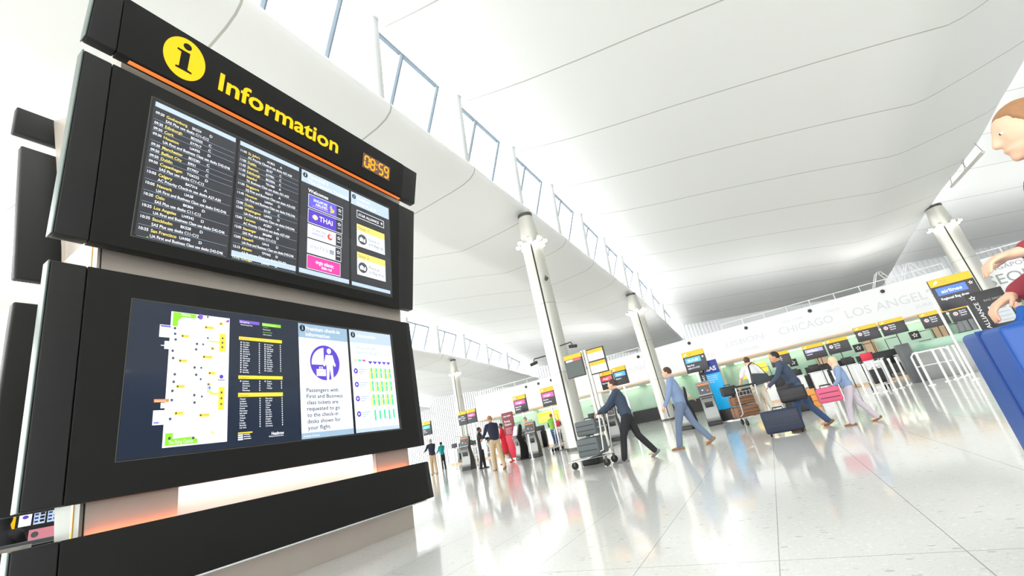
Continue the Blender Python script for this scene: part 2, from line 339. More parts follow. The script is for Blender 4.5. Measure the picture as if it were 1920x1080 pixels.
# green back wall under the bulkhead
m=MB()
for a,b in ((-27.5,-14.2),(-13.4,-3.6),(-3.2,13.0),(14.5,33)):
    m.box((a,44,1.15),(b,44.15,3.38),GREENW); m.box((a,43.9,0),(b,44.15,1.15),BLACK)
struct(m.build('wall_back'))
m=MB()
for x in (-3.4,-13.8): m.box((x-.25,40.1,0),(x+.25,44,3.38),WHITEP)
struct(m.build('wall_partition'))
for i in range(15):
    x=-26+i*4.0
    if 12<x<15: continue
    m=MB(); m.box((x,43.5,3.30),(x+3.2,43.62,3.36),E_SOFF); m.box((x-.05,43.45,3.35),(x+3.25,43.67,3.38),WHITEP)
    tag(m.build('soffit_light'),'long soffit tube light washing the green check-in wall','light','soffit lights over the green wall')
for i,(x,lab) in enumerate(((6.96,'square black star emblem plate on green wall, right of the paired signs in mid row'),(10.6,'square black star emblem plate on green wall by the tall white pole'),(2.3,'square black star emblem plate on green wall behind the walkers'))):
    m=MB(lambda s,z,d:(x+s,44-d,2.36+z)); m.box((x-.3,43.95,2.06),(x+.3,44,2.66),BLACK,.01)
    m.star(0,0,.2,.06,WHITEINK); m.star(0,0,.11,.062,BLACK); tag(m.build('emblem_plate'),lab,'sign','star plates on the green wall')
for i,(x0,x1,z0,z1,lab) in enumerate(((-.9,.35,2.15,2.95,'yellow wall panel behind the man with the messenger bag'),(-1.9,-1.1,1.9,2.6,'smaller yellow wall panel left of the man with the messenger bag'),(-22.5,-18.3,2.0,3.0,'long yellow wall panel behind the man in green'))):
    m=MB(); m.box((x0,43.9,z0),(x1,43.97,z1),E_YPANEL,.01); tag(m.build('wall_panel'),lab,'panel')
for i,x in enumerate((7.7,12.0,4.3,-.9)):
    m=MB(); m.box((x-.35,43.6,0),(x+.35,43.95,3.38),WOODP); struct(m.build('trim_%d'%(i+1)))

# ------------------------------------------------------------------ steel columns
def column(x,y,zt,r,label,slot=R(-70)):
    t=thing('column',label,'column',(x,y,0))
    m=MB(); m.tube([(0,0,0),(0,0,zt-1.5)],r,STEEL,40); 
    for z in (3.1,6.2): m.tube([(0,0,z),(0,0,z+.012)],r+.003,STEELD,40)
    m.build('shaft',t)
    m=MB()
    for a in (slot,slot+R(150)):
        c,s=math.cos(a),math.sin(a); px,py=c*r*1.0,s*r*1.0
        M=Matrix.Translation((px,py,0))@Matrix.Rotation(a,4,'Z'); m.box((-.02,-.035,.2),(.012,.035,zt-1.62),BLACK,0,M)
    m.build('slot',t)
    m=MB(); m.tube([(0,0,zt-1.55),(0,0,zt-1.45),(0,0,zt-.12)],[r*.9,r*.98,r*.72],STEEL,40); m.tube([(0,0,zt-.12),(0,0,zt+.05)],[r*.74,r*.74],STEELD,40); m.build('capital',t)
    m=MB(); m.tube([(0,0,zt-1.62),(0,0,zt-1.5)],r*1.06,CHROME,40); m.build('collar',t)
    for i in range(8):
        a=i*math.pi/4+.3; c,s=math.cos(a),math.sin(a)
        m=MB(); q=r*1.12; m.tube([(c*r*.95,s*r*.95,zt-1.5),(c*q,s*q,zt-1.5)],.03,STEELD,8); m.tube([(c*(q+.06),s*(q+.06),zt-1.38),(c*(q+.1),s*(q+.1),zt-1.52)],[.08,.13],STEEL,14); lamp=m.build('spotlight',t)
        m=MB(); m.ell((c*(q+.11),s*(q+.11),zt-1.54),(.12,.12,.07),E_SPOT,14,8); m.build('bulb',lamp)
    m=MB(); m.tube([(0,0,0),(0,0,.12)],r+.02,STEELD,40); m.build('base_ring',t)
    return t
column(-7.35,17.35,10.85,.48,'broad steel column right of the information totem, nearest of the columns')
column(-7.35,35.8,10.3,.55,'steel column between the nearest column and the blue counter banner')
column(-28.3,38.0,10.25,.42,'slim looking steel column farthest left beneath the distant clerestory')
column(13.72,39.2,10.3,.64,'thick steel column at the right between the two bulkheads',R(-110))
# cameras on brackets at the nearest column
def cctv(loc,rz,label):
    t=thing('security_camera',label,'camera',loc,rz); m=MB(); m.tube([(0,0,0),(.55,0,.0),(.6,0,-.1)],.025,BLACK,8); m.build('bracket',t)
    m=MB(); m.tube([(.45,0,-.16),(.78,0,-.22)],.07,BLACK,12); m.build('housing',t); return t
cctv((-6.98,17.0,4.2),R(-10),'black camera bracket on the right of the nearest column'); cctv((-7.83,17.2,4.0),R(185),'black camera bracket on the left of the nearest column')
cctv((-7.0,17.1,7.3),R(-60),'small black camera high in the slot of the nearest column')
# suspended light bar
t=thing('light_bar','long pale light bar hung from the low edge of the right vault','light',(13.25,32,9.95))
m=MB(); m.tube([(0,-2.3,0),(0,2.3,0)],.08,STEEL,12); m.build('tube',t)
for y in (-2.3,-.2,.1,2.2):
    m=MB(); m.tube([(0,y,.05),(.1,y+(.5 if y<0 else -.5),1.0)],.012,STEELD,6); m.build('cable',t)

# ------------------------------------------------------------------ information totem
TOT=thing('information_totem','tall black information totem with departure screens and yellow Information header','information sign',(-4.85,3.1,0))
def part(mb,name,label=None,parent=None):
    o=mb.build(name)
    if parent is None: relax(o,TOT)
    else: o.parent=parent
    if label: o['label']=label
    return o
# core: front slab with a lit recess, leaning rear slab
def wedge(mb,x0,x1,pl,pr,z0,z1,mt):   # slab between x0,x1 whose ends follow pl(z), pr(z)
    mb.hexa([(x0,pl(z0),z0),(x1,pl(z0),z0),(x1,pr(z0),z0),(x0,pr(z0),z0),(x0,pl(z1),z1),(x1,pl(z1),z1),(x1,pr(z1),z1),(x0,pr(z1),z1)],mt)
pl=lambda z:(1.528-.045*z) if z<=3.45 else 1.373-.018*(z-3.45); pr=lambda z:5.0+.02*z+.0135*z*z
m=MB()
wedge(m,-5.25,-4.8,pl,pr,0,.72,CORE); wedge(m,-5.25,-4.8,pl,pr,1.12,3.4,CORE); wedge(m,-4.95,-4.8,pl,pr,3.4,5.85,CORE)
wedge(m,-5.3,-4.8,pl,lambda z:2.11,.72,1.12,CORE); wedge(m,-5.3,-4.8,lambda z:4.43,pr,.72,1.12,CORE)
part(m,'front_core')
m=MB(); prof=[(-5.05,0),(-5.05,2.6),(-5.25,3.35),(-6.4,5.75),(-6.92,6.0),(-5.93,3.7),(-5.27,.95),(-5.12,0)]
m.prism([(a,b) for a,b in prof],1,1.43,5.1,CORE); m.v=[(v[0],pl(v[2])+.01 if v[1]<1.5 else v[1],v[2]) for v in m.v]; part(m,'rear_core')
m=MB()
def capseg(z0,z1,xa,xb,mt,off=.012,x1=-4.802,th=.02):
    c0,c1=pl(z0)-off,pl(z1)-off
    m.hexa([(xa,c0-th,z0),(x1,c0-th,z0),(x1,c0,z0),(xa,c0,z0),(xb,c1-th,z1),(x1,c1-th,z1),(x1,c1,z1),(xb,c1,z1)],mt)
capseg(0,2.6,-5.12,-5.62,COREEND); capseg(2.6,3.42,-5.62,-5.86,CORE)
c0,c1=pl(.3)-.034,pl(3.4)-.034
m.hexa([(-4.95,c0-.004,.3),(-4.915,c0-.004,.3),(-4.915,c0,.3),(-4.95,c0,.3),(-4.95,c1-.004,3.4),(-4.915,c1-.004,3.4),(-4.915,c1,3.4),(-4.95,c1,3.4)],em('orange_stripe',250,175,20,.7))
part(m,'end_cap','grey end with orange stripe')
m=MB(); m.box((-5.29,2.12,.73),(-5.2,4.42,1.11),WHITEP); 
for y in (2.6,3.15,3.7,4.2): m.box((-5.2,y,.73),(-5.19,y+.012,1.11),LETTER2)
m.box((-5.2,4.36,.73),(-4.8,4.42,1.11),LETTER); part(m,'lit_recess','white lit recess')
m=MB(); m.box((-4.98,2.13,1.085),(-4.86,4.41,1.11),E_LEDW); part(m,'recess_light')
m=MB(); m.box((-4.79,1.15,.30),(-4.6,5.1,.314),CHROME); part(m,'trim_strip')
m=MB(); m.box((-4.50,1.3,5.229),(-4.455,5.16,5.236),E_LED); part(m,'orange_light_strip')
m=MB(); m.box((-4.785,1.5,.795),(-4.75,5.0,.803),E_LED2); part(m,'lower_light_strip','soft orange light strip')
for nm,z0,z1,x0,x1,yl0,yl1,yr0,yr1,sl0,sl1,sr0,sr1 in (
  ('base_panel',.315,.81,-4.62,-4.62,1.09,1.07,5.28,5.24,1.33,1.31,5.19,5.17),
  ('lower_panel',1.04,2.945,-4.6,-4.6,1.075,1.018,5.19,5.177,1.295,1.245,5.10,5.09),
  ('middle_panel',3.19,5.06,-4.6,-4.42,1.003,.959,5.30,5.455,1.23,1.17,4.99,5.06),
  ('header_panel',5.24,5.86,-4.42,-4.28,.955,.945,5.50,5.515,1.185,1.15,5.165,5.165)):
    xx=lambda z,x0=x0,x1=x1,z0=z0,z1=z1: x0+(x1-x0)*(z-z0)/(z1-z0)
    T=.12
    m=MB(); g=.004
    def slab(a0,a1,b0,b1,mt,bev=.006):
        m.hexa([(x0-T,a0,z0),(x0,a0,z0),(x0,b0,z0),(x0-T,b0,z0),(x1-T,a1,z1),(x1,a1,z1),(x1,b1,z1),(x1-T,b1,z1)],mt,bev)
    slab(sl0+g,sl1+g,sr0-g,sr1-g,DARK); main=part(m,nm)
    for (a0,a1,b0,b1) in ((yl0,yl1,sl0,sl1),(sr0,sr1,yr0,yr1)):
        m=MB(); slab(a0,a1,b0,b1,DARKEND,.015)
        part(m,'end_panel')
    m=MB(); slab(yl0-.012,yl1-.012,yl0,yl1,EDGE,.005); part(m,'edge_strip')
for nm,z0,z1,x0,x1,yl in (('rear_base_panel',.33,.82,-5.75,-5.75,1.2),('rear_lower_panel',1.07,3.06,-5.72,-5.97,1.12),('rear_middle_panel',3.33,5.46,-6.02,-6.9,1.1),('rear_header_panel',5.68,6.12,-6.97,-7.05,1.02)):
    m=MB(); T=.12; yr=5.2
    m.hexa([(x0-T,yl,z0),(x0,yl,z0),(x0,yr,z0),(x0-T,yr,z0),(x1-T,yl,z1),(x1,yl,z1),(x1,yr,z1),(x1-T,yr,z1)],DARKEND,.02); part(m,nm)
m=MB(); m.box((-5.7,.55,.80),(-5.62,1.42,.83),CHROME); part(m,'rear_ledge')
XM=lambda z:-4.6+.18*(z-3.19)/1.87
XH=lambda z:-4.42+.14*(z-5.24)/.62
def scr(X,s0,z0): return lambda s,z,d:(X(z0+z)+.006+d,s0+s,z0+z)
def header():
    m=MB(scr(XH,0,0))
    m.disc(1.735,5.545,.205,.245,.002,E_YEL,60)
    # the serif i
    c=1.735;zb=5.40
    m.disc(c+.004,5.70,.042,.040,.004,DARK,24)
    i=[(-.075,0),(.085,0),(.085,.022),(.04,.03),(.04,.235),(-.085,.235),(-.085,.212),(-.045,.205),(-.045,.03),(-.075,.022)]
    m.poly([(c+a,zb+b) for a,b in i],.004,DARK)
    o=part(m,'information_symbol','yellow disc with serif i')
    m=MB(scr(XH,0,0)); m.text('Information',2.10,5.405,.31,.003,E_YEL,width=1.69,bold=.022); part(m,'information_lettering','yellow Information lettering')
    m=MB(scr(XH,0,0)); m.rect(4.255,5.405,4.845,5.655,.002,CLKBG)
    seg={'0':'abcdef','8':'abcdefg','5':'acdfg','9':'abcdfg'}
    def digit(ch,x):
        z=5.44;w=.085;h=.18;t=.014
        S_={'a':[(x+.01,z+h),(x+w-.01,z+h)],'d':[(x+.01,z),(x+w-.01,z)],'g':[(x+.012,z+h/2),(x+w-.012,z+h/2)],'b':[(x+w,z+h/2+.01),(x+w,z+h-.01)],'c':[(x+w,z+.01),(x+w,z+h/2-.01)],'e':[(x,z+.01),(x,z+h/2-.01)],'f':[(x,z+h/2+.01),(x,z+h-.01)]}
        for q in seg[ch]:
            (a,b),(c_,d_)=S_[q]
            if abs(b-d_)<1e-6: m.poly([(a-.006,b),(a+.004,b+t),(c_-.004,b+t),(c_+.006,b),(c_-.004,b-t),(a+.004,b-t)],.004,E_CLK)
            else: m.poly([(a,b-.006),(a+t,b+.004),(a+t,d_-.004),(a,d_+.006),(a-t,d_-.004),(a-t,b+.004)],.004,E_CLK)
    for ch,x in (('0',4.30),('8',4.42),('5',4.60),('9',4.72)): digit(ch,x)
    m.disc(4.552,5.49,.012,.014,.004,E_CLK,12); m.disc(4.552,5.57,.012,.014,.004,E_CLK,12)
    part(m,'clock','orange 08:59 clock')
header()
# upper window with four displays
m=MB(scr(XM,0,0)); m.rect(1.50,3.315,4.83,4.90,.0,BEZEL); m.rect(1.51,3.325,4.82,4.89,.001,GLASSBLK); part(m,'upper_screen_glass')
ROWS1=[('09:20','Gothenburg','SK524','D','SAS Plus use desks C11-C12'),('09:20','Edinburgh','BD2555','C',None),('09:30','Cork','EY7917','C',None),('09:30','Houston','UA935','D','UA First and Business Class use desks D42-D46'),('09:30','Manchester','BD2381','C',None),('09:50','Belfast City','EI931','C',None),('09:50','Dublin','EY7957','C',None),('09:50','Copenhagen','TG6222','D','SAS Plus use desks C11-C12'),('10:05','Calgary','BA7316','A','AC Priority Check-in use desks A27-A30'),('10:05','Newark','UA28','D','UA First and Business Class use desks D42-D46'),('10:20','Oslo','BK804','D','SAS Plus use desks C11-C12'),('10:25','Los Angeles','LH9342','D','UA First and Business Class use desks D42-D46'),('10:35','Stockholm','BK528','D','SAS Plus use desks C11-C12'),('10:35','San Francisco','UA900','D','UA First and Business Class use desks D42-D46')]
ROWS2=[('11:05',"St. John's",'AC823','A','AC Priority Check-in use desks A27-A30'),('11:05','Dublin','EI157','C',None),('11:05','Shannon','EY7901','C',None),('11:20','Edinburgh','BD2556','C',None),('11:25','Istanbul','TK1980','A','TK Business Class use desks A31-A33'),('11:30','Singapore','SQ317','A','SQ First and Business Class use desks A23-A25'),('11:45','Houston','UA934','D','UA First and Business Class use desks D42-D46'),('12:00','Dublin','EI159','C',None),('12:00','Washington','UA925','D','UA First and Business Class use desks D42-D46'),('12:05','Toronto','AC857','A','AC Priority Check-in use desks A27-A30'),('12:05','Stavanger','BK6800','D','SAS Plus use desks C11-C12'),('12:05','Newark','UA16','D','UA First and Business Class use desks D42-D46'),('12:15','Athens','TP7442','D','A3 Business Class use desks D2-D3'),('12:25','Chicago','UA949','D',None)]
def departures(y0,y1,rows,footer,label):
    W=y1-y0;H=1.52;zb=3.345
    m=MB(scr(XM,y0,zb)); m.rect(0,0,W,H,.002,SCRDARK)
    m.rect(.012,H*.955,W-.012,H*.993,.004,E_BAND)
    z=H*.94; u=H*.0385
    for t,c,fl,d,note in rows:
        z-=u; m.text(t,.03*W,z,.042,.004,E_TXT,width=.09*W,bold=.012); 
        m.text(c,.144*W,z-.002,.047,.004,E_YTXT,squash=.84,bold=.014)
        m.text(fl,.435*W,z,.043,.004,E_TXT,squash=.82,bold=.012); m.text(d,.65*W,z,.043,.004,E_TXT,bold=.012)
        if note:
            z-=u*.98; m.text(note,.142*W,z,.045,.004,E_TXT,width=(.80 if len(note)>42 else .72 if len(note)>36 else .5 if len(note)<30 else .68)*W,bold=.012)
        z-=u*.12; m.rect(.018*W,z-.006,.985*W,z-.003,.004,E_BAND2)
    if footer: m.rect(.01,.015,W-.012,.015+H*.045,.004,E_BAND)
    m.disc(.12*W,-.002,.007,.006,.004,E_GREEN,8)
    part(m,'departure_screen',label)
departures(1.53,2.355,ROWS1,False,'departure screen from 09:20'); departures(2.385,3.18,ROWS2,True,'departure screen from 11:05')
def minfo(m,c,z,r,bg,fg):
    m.disc(c,z,r,r*1.1,.005,bg,20); m.rect(c-r*.2,z-r*.6,c+r*.2,z+r*.3,.006,fg); m.disc(c,z+r*.62,r*.2,r*.2,.006,fg,10)
def airlines():
    y0,y1=3.205,4.0;W=y1-y0;H=1.52;zb=3.345;m=MB(scr(XM,y0,zb)); m.rect(0,0,W,H,.002,SCRDARK)
    Z=lambda v:H*(1-v)
    m.rect(.005,Z(.125),W-.005,Z(.005),.004,E_BAND); minfo(m,.06,Z(.05),.035,BLKINK,E_BAND)
    m.text('Terminal 2',.13*W,Z(.06),.075,.006,E_TXT,width=.4*W,bold=.012); m.text("The Queen's Terminal",.13*W,Z(.112),.07,.006,E_TXT,width=.83*W,bold=.012)
    m.text('Welcomes',.137*W,Z(.205),.075,.005,E_TXT,width=.4*W,bold=.02)
    for i,(v0,v1) in enumerate(((.222,.355),(.368,.505),(.517,.645),(.657,.792),(.807,.937))):
        a,b=.145*W,.855*W-.01*i; dv=.715*W-.005*i
        m.rect(a,Z(v1),b,Z(v0),.004,E_TXT if i!=4 else E_WHITE); m.rect(a+.006,Z(v1)+.007,b-.006,Z(v0)-.007,.005,SCRDARK)
        bg=[E_BLUEP,E_VIOL,E_WHITE,E_WHITE,E_PINK][i]; e=dv if i<4 else b-.008
        m.rect(a+.008,Z(v1)+.009,e,Z(v0)-.009,.006,bg)
        if i<4:
            cx=(dv+b)/2; m.star(cx,Z((v0+v1)/2)+.03,.035,.007,E_TXT); m.star(cx,Z((v0+v1)/2)+.03,.02,.008,SCRDARK); m.rect(cx-.028,Z((v0+v1)/2)-.035,cx+.028,Z((v0+v1)/2)-.028,.007,E_TXT)
        zc=Z((v0+v1)/2)
        if i==0:
            m.text('SINGAPORE',.24*W,zc+.01,.06,.008,E_TXT,width=.28*W,bold=.01); m.text('AIRLINES',.28*W,zc-.045,.06,.008,E_TXT,width=.24*W,bold=.01); m.rect(.22*W,zc-.066,.54*W,zc-.06,.008,E_GOLD)
            m.poly([(.58*W,zc-.07),(.66*W,zc-.05),(.67*W,zc-.01),(.62*W,zc+.01),(.60*W,zc+.06),(.575*W,zc+.02),(.59*W,zc-.02)],.008,E_GOLD)
        if i==1:
            m.text('THAI',.36*W,zc-.035,.11,.008,E_TXT,width=.27*W,bold=.012)
            for a in range(0,360,45): m.disc(.28*W+.028*math.cos(R(a)),zc+.02*math.sin(R(a)),.014,.02,.008,E_GOLD if a%90 else E_TXT,12)
        if i==2:
            m.text('TURKISH',.23*W,zc+.01,.055,.008,E_BLUEP,width=.25*W); m.text('AIRLINES',.23*W,zc-.045,.055,.008,E_BLUEP,width=.25*W); m.disc(.58*W,zc,.042,.045,.008,E_RED,20); m.disc(.595*W,zc+.008,.024,.025,.009,E_WHITE,16)
        if i==3:
            m.text('U N I T E D',.20*W,zc-.02,.06,.008,E_GREYT,width=.34*W); m.rect(.575*W,zc-.035,.665*W,zc+.035,.008,E_GREYT)
            for q in range(4): m.rect(.575*W,zc-.03+q*.018,.665*W,zc-.024+q*.018,.009,E_WHITE)
        if i==4:
            m.text('virgin atlantic',.30*W,zc-.005,.075,.008,E_TXT,width=.36*W,bold=.015); m.text('little red',.42*W,zc-.06,.06,.008,E_TXT,width=.2*W,bold=.015)
    m.rect(.01,.02,W-.01,.02+H*.04,.004,E_BAND); part(m,'airline_screen','welcome screen with airline tiles')
airlines()
def steps():
    y0,y1=4.03,4.815;W=y1-y0;H=1.53;zb=3.345;m=MB(scr(XM,y0,zb)); m.rect(0,0,W,H,.002,SCRDARK)
    Z=lambda v:H*(1-v)
    m.rect(.005,Z(.14),W-.01,Z(.005),.004,E_BAND); minfo(m,.06,Z(.05),.035,BLKINK,E_BAND)
    m.text('Check-in',.13*W,Z(.065),.07,.006,E_TXT,width=.33*W,bold=.012); m.text('Zones A, B, D',.13*W,Z(.12),.07,.006,E_TXT,width=.5*W,bold=.012)
    m.frame(.14*W,Z(.268),.842*W,Z(.184),.008,.005,E_TXT); m.text('STAR ALLIANCE',.18*W,Z(.243),.06,.005,E_TXT,width=.52*W,bold=.012); m.star(.78*W,Z(.225),.028,.005,E_TXT)
    for i,(v0,v1,t1,t2,t3) in enumerate(((.336,.573,'Step 1','Check in','and Bag tag'),(.635,.868,'Step 2','Please go','to Bag drop'))):
        m.rect(.137*W,Z(v1),.845*W,Z(v0),.005,E_WHITE); m.rect(.137*W,Z(v0+.068),.845*W,Z(v0),.006,E_STEPY)
        m.text(t1,.17*W,Z(v0+.052),.07,.007,E_GREYT,width=.25*W)
        zc=Z((v0+v1)/2+.035); m.disc(.27*W,zc,.085,.082,.007,DGREYK,28)
        m.rect(.20*W,zc-.035,.29*W,zc+.02,.008,E_WHITE); m.rect(.23*W,zc+.02,.26*W,zc+.035,.008,E_WHITE); m.poly([(.29*W,zc-.04),(.34*W,zc-.04),(.34*W,zc+.03),(.31*W,zc+.01)],.008,E_WHITE)
        m.text(t2,.42*W,zc+.012,.068,.007,E_GREYT,width=.27*W); m.text(t3,.42*W,zc-.06,.068,.007,E_GREYT,width=.38*W)
    m.rect(.01,.02,W-.03,.02+H*.035,.004,E_BAND); part(m,'step_screen','check-in steps screen')
steps()
XL=lambda z:-4.6
m=MB(scr(XL,0,0)); m.rect(1.563,1.30,4.745,2.708,.0,BEZEL); m.rect(1.57,1.307,4.738,2.70,.001,GLASSBLK); part(m,'lower_screen_glass')
def mapscreen():
    y0,y1=1.572,3.18;W=y1-y0;H=1.385;zb=1.312;m=MB(scr(XL,y0,zb)); m.rect(0,0,W,H,.002,SCRNAVY); Z=lambda v:H*(1-v); U=lambda u:u*W
    m.rect(U(.188),Z(.955),U(.517),Z(.05),.004,E_WHITE); m.rect(U(.136),Z(.24),U(.19),Z(.153),.004,E_WHITE); m.rect(U(.136),Z(.813),U(.19),Z(.722),.004,E_WHITE)
    m.rect(U(.165),Z(.32),U(.19),Z(.265),.004,E_WHITE); m.rect(U(.168),Z(.71),U(.19),Z(.675),.004,E_WHITE); m.rect(U(.148),Z(.30),U(.17),Z(.294),.004,E_LGREY)
    m.rect(U(.14),Z(.168),U(.19),Z(.157),.005,E_BLUEP);m.rect(U(.142),Z(.803),U(.165),Z(.795),.005,E_BLUEP)
    m.poly([(U(.198),Z(.155)),(U(.225),Z(.155)),(U(.225),Z(.115)),(U(.245),Z(.085)),(U(.32),Z(.083)),(U(.32),Z(.053)),(U(.198),Z(.053))],.005,E_GREEN)
    m.poly([(U(.199),Z(.945)),(U(.358),Z(.945)),(U(.358),Z(.918)),(U(.32),Z(.9)),(U(.235),Z(.905)),(U(.235),Z(.868)),(U(.199),Z(.868))],.005,E_GREEN)
    m.text('Gates',U(.24),Z(.073),.035,.006,E_WHITE,width=U(.05),bold=.01)
    m.text('The Flying Chariot',U(.215),Z(.937),.045,.006,E_WHITE,width=U(.12))
    m.rect(U(.135),Z(.672),U(.205),Z(.652),.006,E_ORANGE); m.text('Departures',U(.14),Z(.669),.022,.007,E_WHITE,width=U(.05))
    m.disc(U(.345),Z(.065),.022,.03,.005,E_PURP,14)
    # concourse shading
    m.rect(U(.402),Z(.9),U(.409),Z(.08),.005,E_LGREY); m.rect(U(.405),Z(.55),U(.515),Z(.47),.005,E_LGREY); m.rect(U(.49),Z(.62),U(.515),Z(.12),.0045,E_LGREY)
    m.disc(U(.455),Z(.28),.085,.25,.0047,E_WHITE)
    for v in (.1,.16,.21,.26,.35,.40,.55,.61,.68,.76,.82,.86): m.rect(U(.315),Z(v+.04),U(.337),Z(v),.005,E_LGREY)
    for a,b,c,d in ((.458,.178,.493,.315),(.461,.574,.495,.736)):
        m.rect(U(a),Z(d),U(b+.0) if False else U(c),Z(b),.006,E_YPANEL)
        for q in (.25,.5,.75): m.disc(U((a+c)/2),Z(b+(d-b)*q),.009,.012,.007,DGREYK,8)
    m.rect(U(.395),Z(.248),U(.458),Z(.238),.006,E_YPANEL); m.poly([(U(.395),Z(.60)),(U(.415),Z(.60)),(U(.43),Z(.615)),(U(.461),Z(.615)),(U(.461),Z(.628)),(U(.42),Z(.628)),(U(.405),Z(.612)),(U(.395),Z(.612))],.006,E_YPANEL)
    for u,v,wd in ((.37,.13,.052),(.365,.35,.055),(.40,.465,.04),(.36,.755,.055),(.245,.21,.042),(.24,.385,.044),(.235,.56,.044),(.235,.735,.044),(.455,.09,.02),(.395,.545,.02),(.41,.285,.02)):
        m.rect(U(u),Z(v+.022),U(u+wd),Z(v),.006,E_YPANEL); m.disc(U(u+.008),Z(v+.011),.009,.01,.007,DGREYK,8); m.rect(U(u+.018),Z(v+.016),U(u+wd-.006),Z(v+.006),.007,E_GOLD)
    rnd=random.Random(3)
    for v in (.17,.21,.25,.33,.38,.49,.54,.6,.66,.78,.9): m.disc(U(.215+rnd.uniform(-.008,.01)),Z(v),.011,.013,.006,DGREYK if rnd.random()<.6 else E_GREYT,10)
    for v in (.09,.29,.33,.46,.51,.65,.70,.93): m.disc(U(.33+rnd.uniform(-.006,.006)),Z(v-.02),.011,.013,.0065,DGREYK,10)
    for u,v in ((.365,.27),(.36,.44),(.36,.52),(.37,.64),(.385,.06),(.39,.22)): m.disc(U(u),Z(v),.009,.011,.006,E_GREYT,10)
    m.disc(U(.475),Z(.5),.018,.02,.006,E_VIOL,14); m.rect(U(.455),Z(.527),U(.495),Z(.522),.006,E_GREYT); m.rect(U(.395),Z(.6),U(.42),Z(.56),.0055,E_BAND); m.disc(U(.41),Z(.58),.009,.011,.006,E_BLUEP,8)
    m.rect(U(.495),Z(.085),U(.505),Z(.07),.006,E_RED); m.rect(U(.503),Z(.08),U(.513),Z(.065),.006,E_VIOL)
    m.text('2015',U(.43),Z(.885),.03,.006,E_GREYT) if False else m.disc(U(.435),Z(.885),.014,.014,.006,E_BARY,10)
    part(m,'map_screen','lit terminal map')
    m=MB(scr(XL,y0,zb))
    m.rect(U(.577),Z(.076),U(.713),Z(.05),.005,E_PURP); m.text('Shopping',U(.583),Z(.071),.026,.006,E_TXT,width=U(.06)); m.rect(U(.732),Z(.078),U(.869),Z(.052),.005,E_GREEN); m.text('Food and drink',U(.738),Z(.073),.026,.006,E_TXT,width=U(.09))
    names=['Car hire','Aeroflot','Chapel','Lockers','Showers','Currency','Hotels','Pharmacy','Info desk','Trains','Tickets','Taxis','Lounge','Security']
    def row(u,v,i,wd=None,icon=True):
        t=names[i%len(names)]; m.text(t,U(u+.018),Z(v),.021,.006,E_TXT,squash=.95,bold=.01)
        if icon: m.disc(U(u+.006),Z(v)+.008,.007,.008,.006,E_TXT,8)
    m.text('World duty free',U(.585),Z(.093),.02,.006,E_TXT,width=U(.08),bold=.01); m.text('Cafe bar',U(.738),Z(.093),.018,.006,E_GREEN); m.text('Restaurant',U(.738),Z(.112),.02,.006,E_TXT); m.text('Eat and drink',U(.738),Z(.135),.02,.006,E_GREEN,width=U(.065)); m.text('Coffee and pastry',U(.738),Z(.155),.02,.006,E_TXT,width=U(.06))
    for v,h,t in ((.185,.026,'Services'),(.488,.026,'Check-in'),(.618,.030,'Destinations')):
        m.rect(U(.577),Z(v+h),U(.875),Z(v),.005,E_YPANEL); m.text(t,U(.584),Z(v+h-.005),.026,.006,DGREYK,width=U(.06))
    for i in range(14):
        v=.236+i*.0178; row(.585,v,i); m.disc(U(.712),Z(v)+.007,.006,.008,.006,E_TXT,6)
        if i<13: row(.745,v+.002,i+5); m.disc(U(.862),Z(v)+.007,.006,.008,.006,E_TXT,6)
    for i in range(5):
        v=.536+i*.0172; row(.585,v,i+3,icon=i==0); m.disc(U(.714),Z(v)+.007,.006,.008,.006,E_TXT,6)
        if i<4: row(.745,v,i+9,icon=i==0); m.disc(U(.866),Z(v)+.007,.006,.008,.006,E_TXT,6)
    for i in range(13):
        v=.668+i*.0172; row(.57,v,i+2,icon=False); m.disc(U(.716),Z(v)+.007,.006,.008,.006,E_TXT,6)
        row(.735,v,i+7,icon=False); m.disc(U(.868),Z(v)+.007,.006,.008,.006,E_TXT,6)
    m.rect(U(.58),Z(.91),U(.668),Z(.901),.005,E_YPANEL)
    for i in range(3): m.rect(U(.58),Z(.955-.015*i),U(.61),Z(.945-.015*i),.005,E_TXT); m.rect(U(.615),Z(.951-.015*i),U(.66-.004*i),Z(.946-.015*i),.005,E_TXT)
    m.text('Heathrow',U(.792),Z(.94),.045,.006,E_TXT,width=U(.085),bold=.02); m.text('Making every journey better',U(.775),Z(.953),.018,.006,E_TXT,width=U(.10),bold=.01)
    part(m,'directory_screen','dark directory list')
mapscreen()
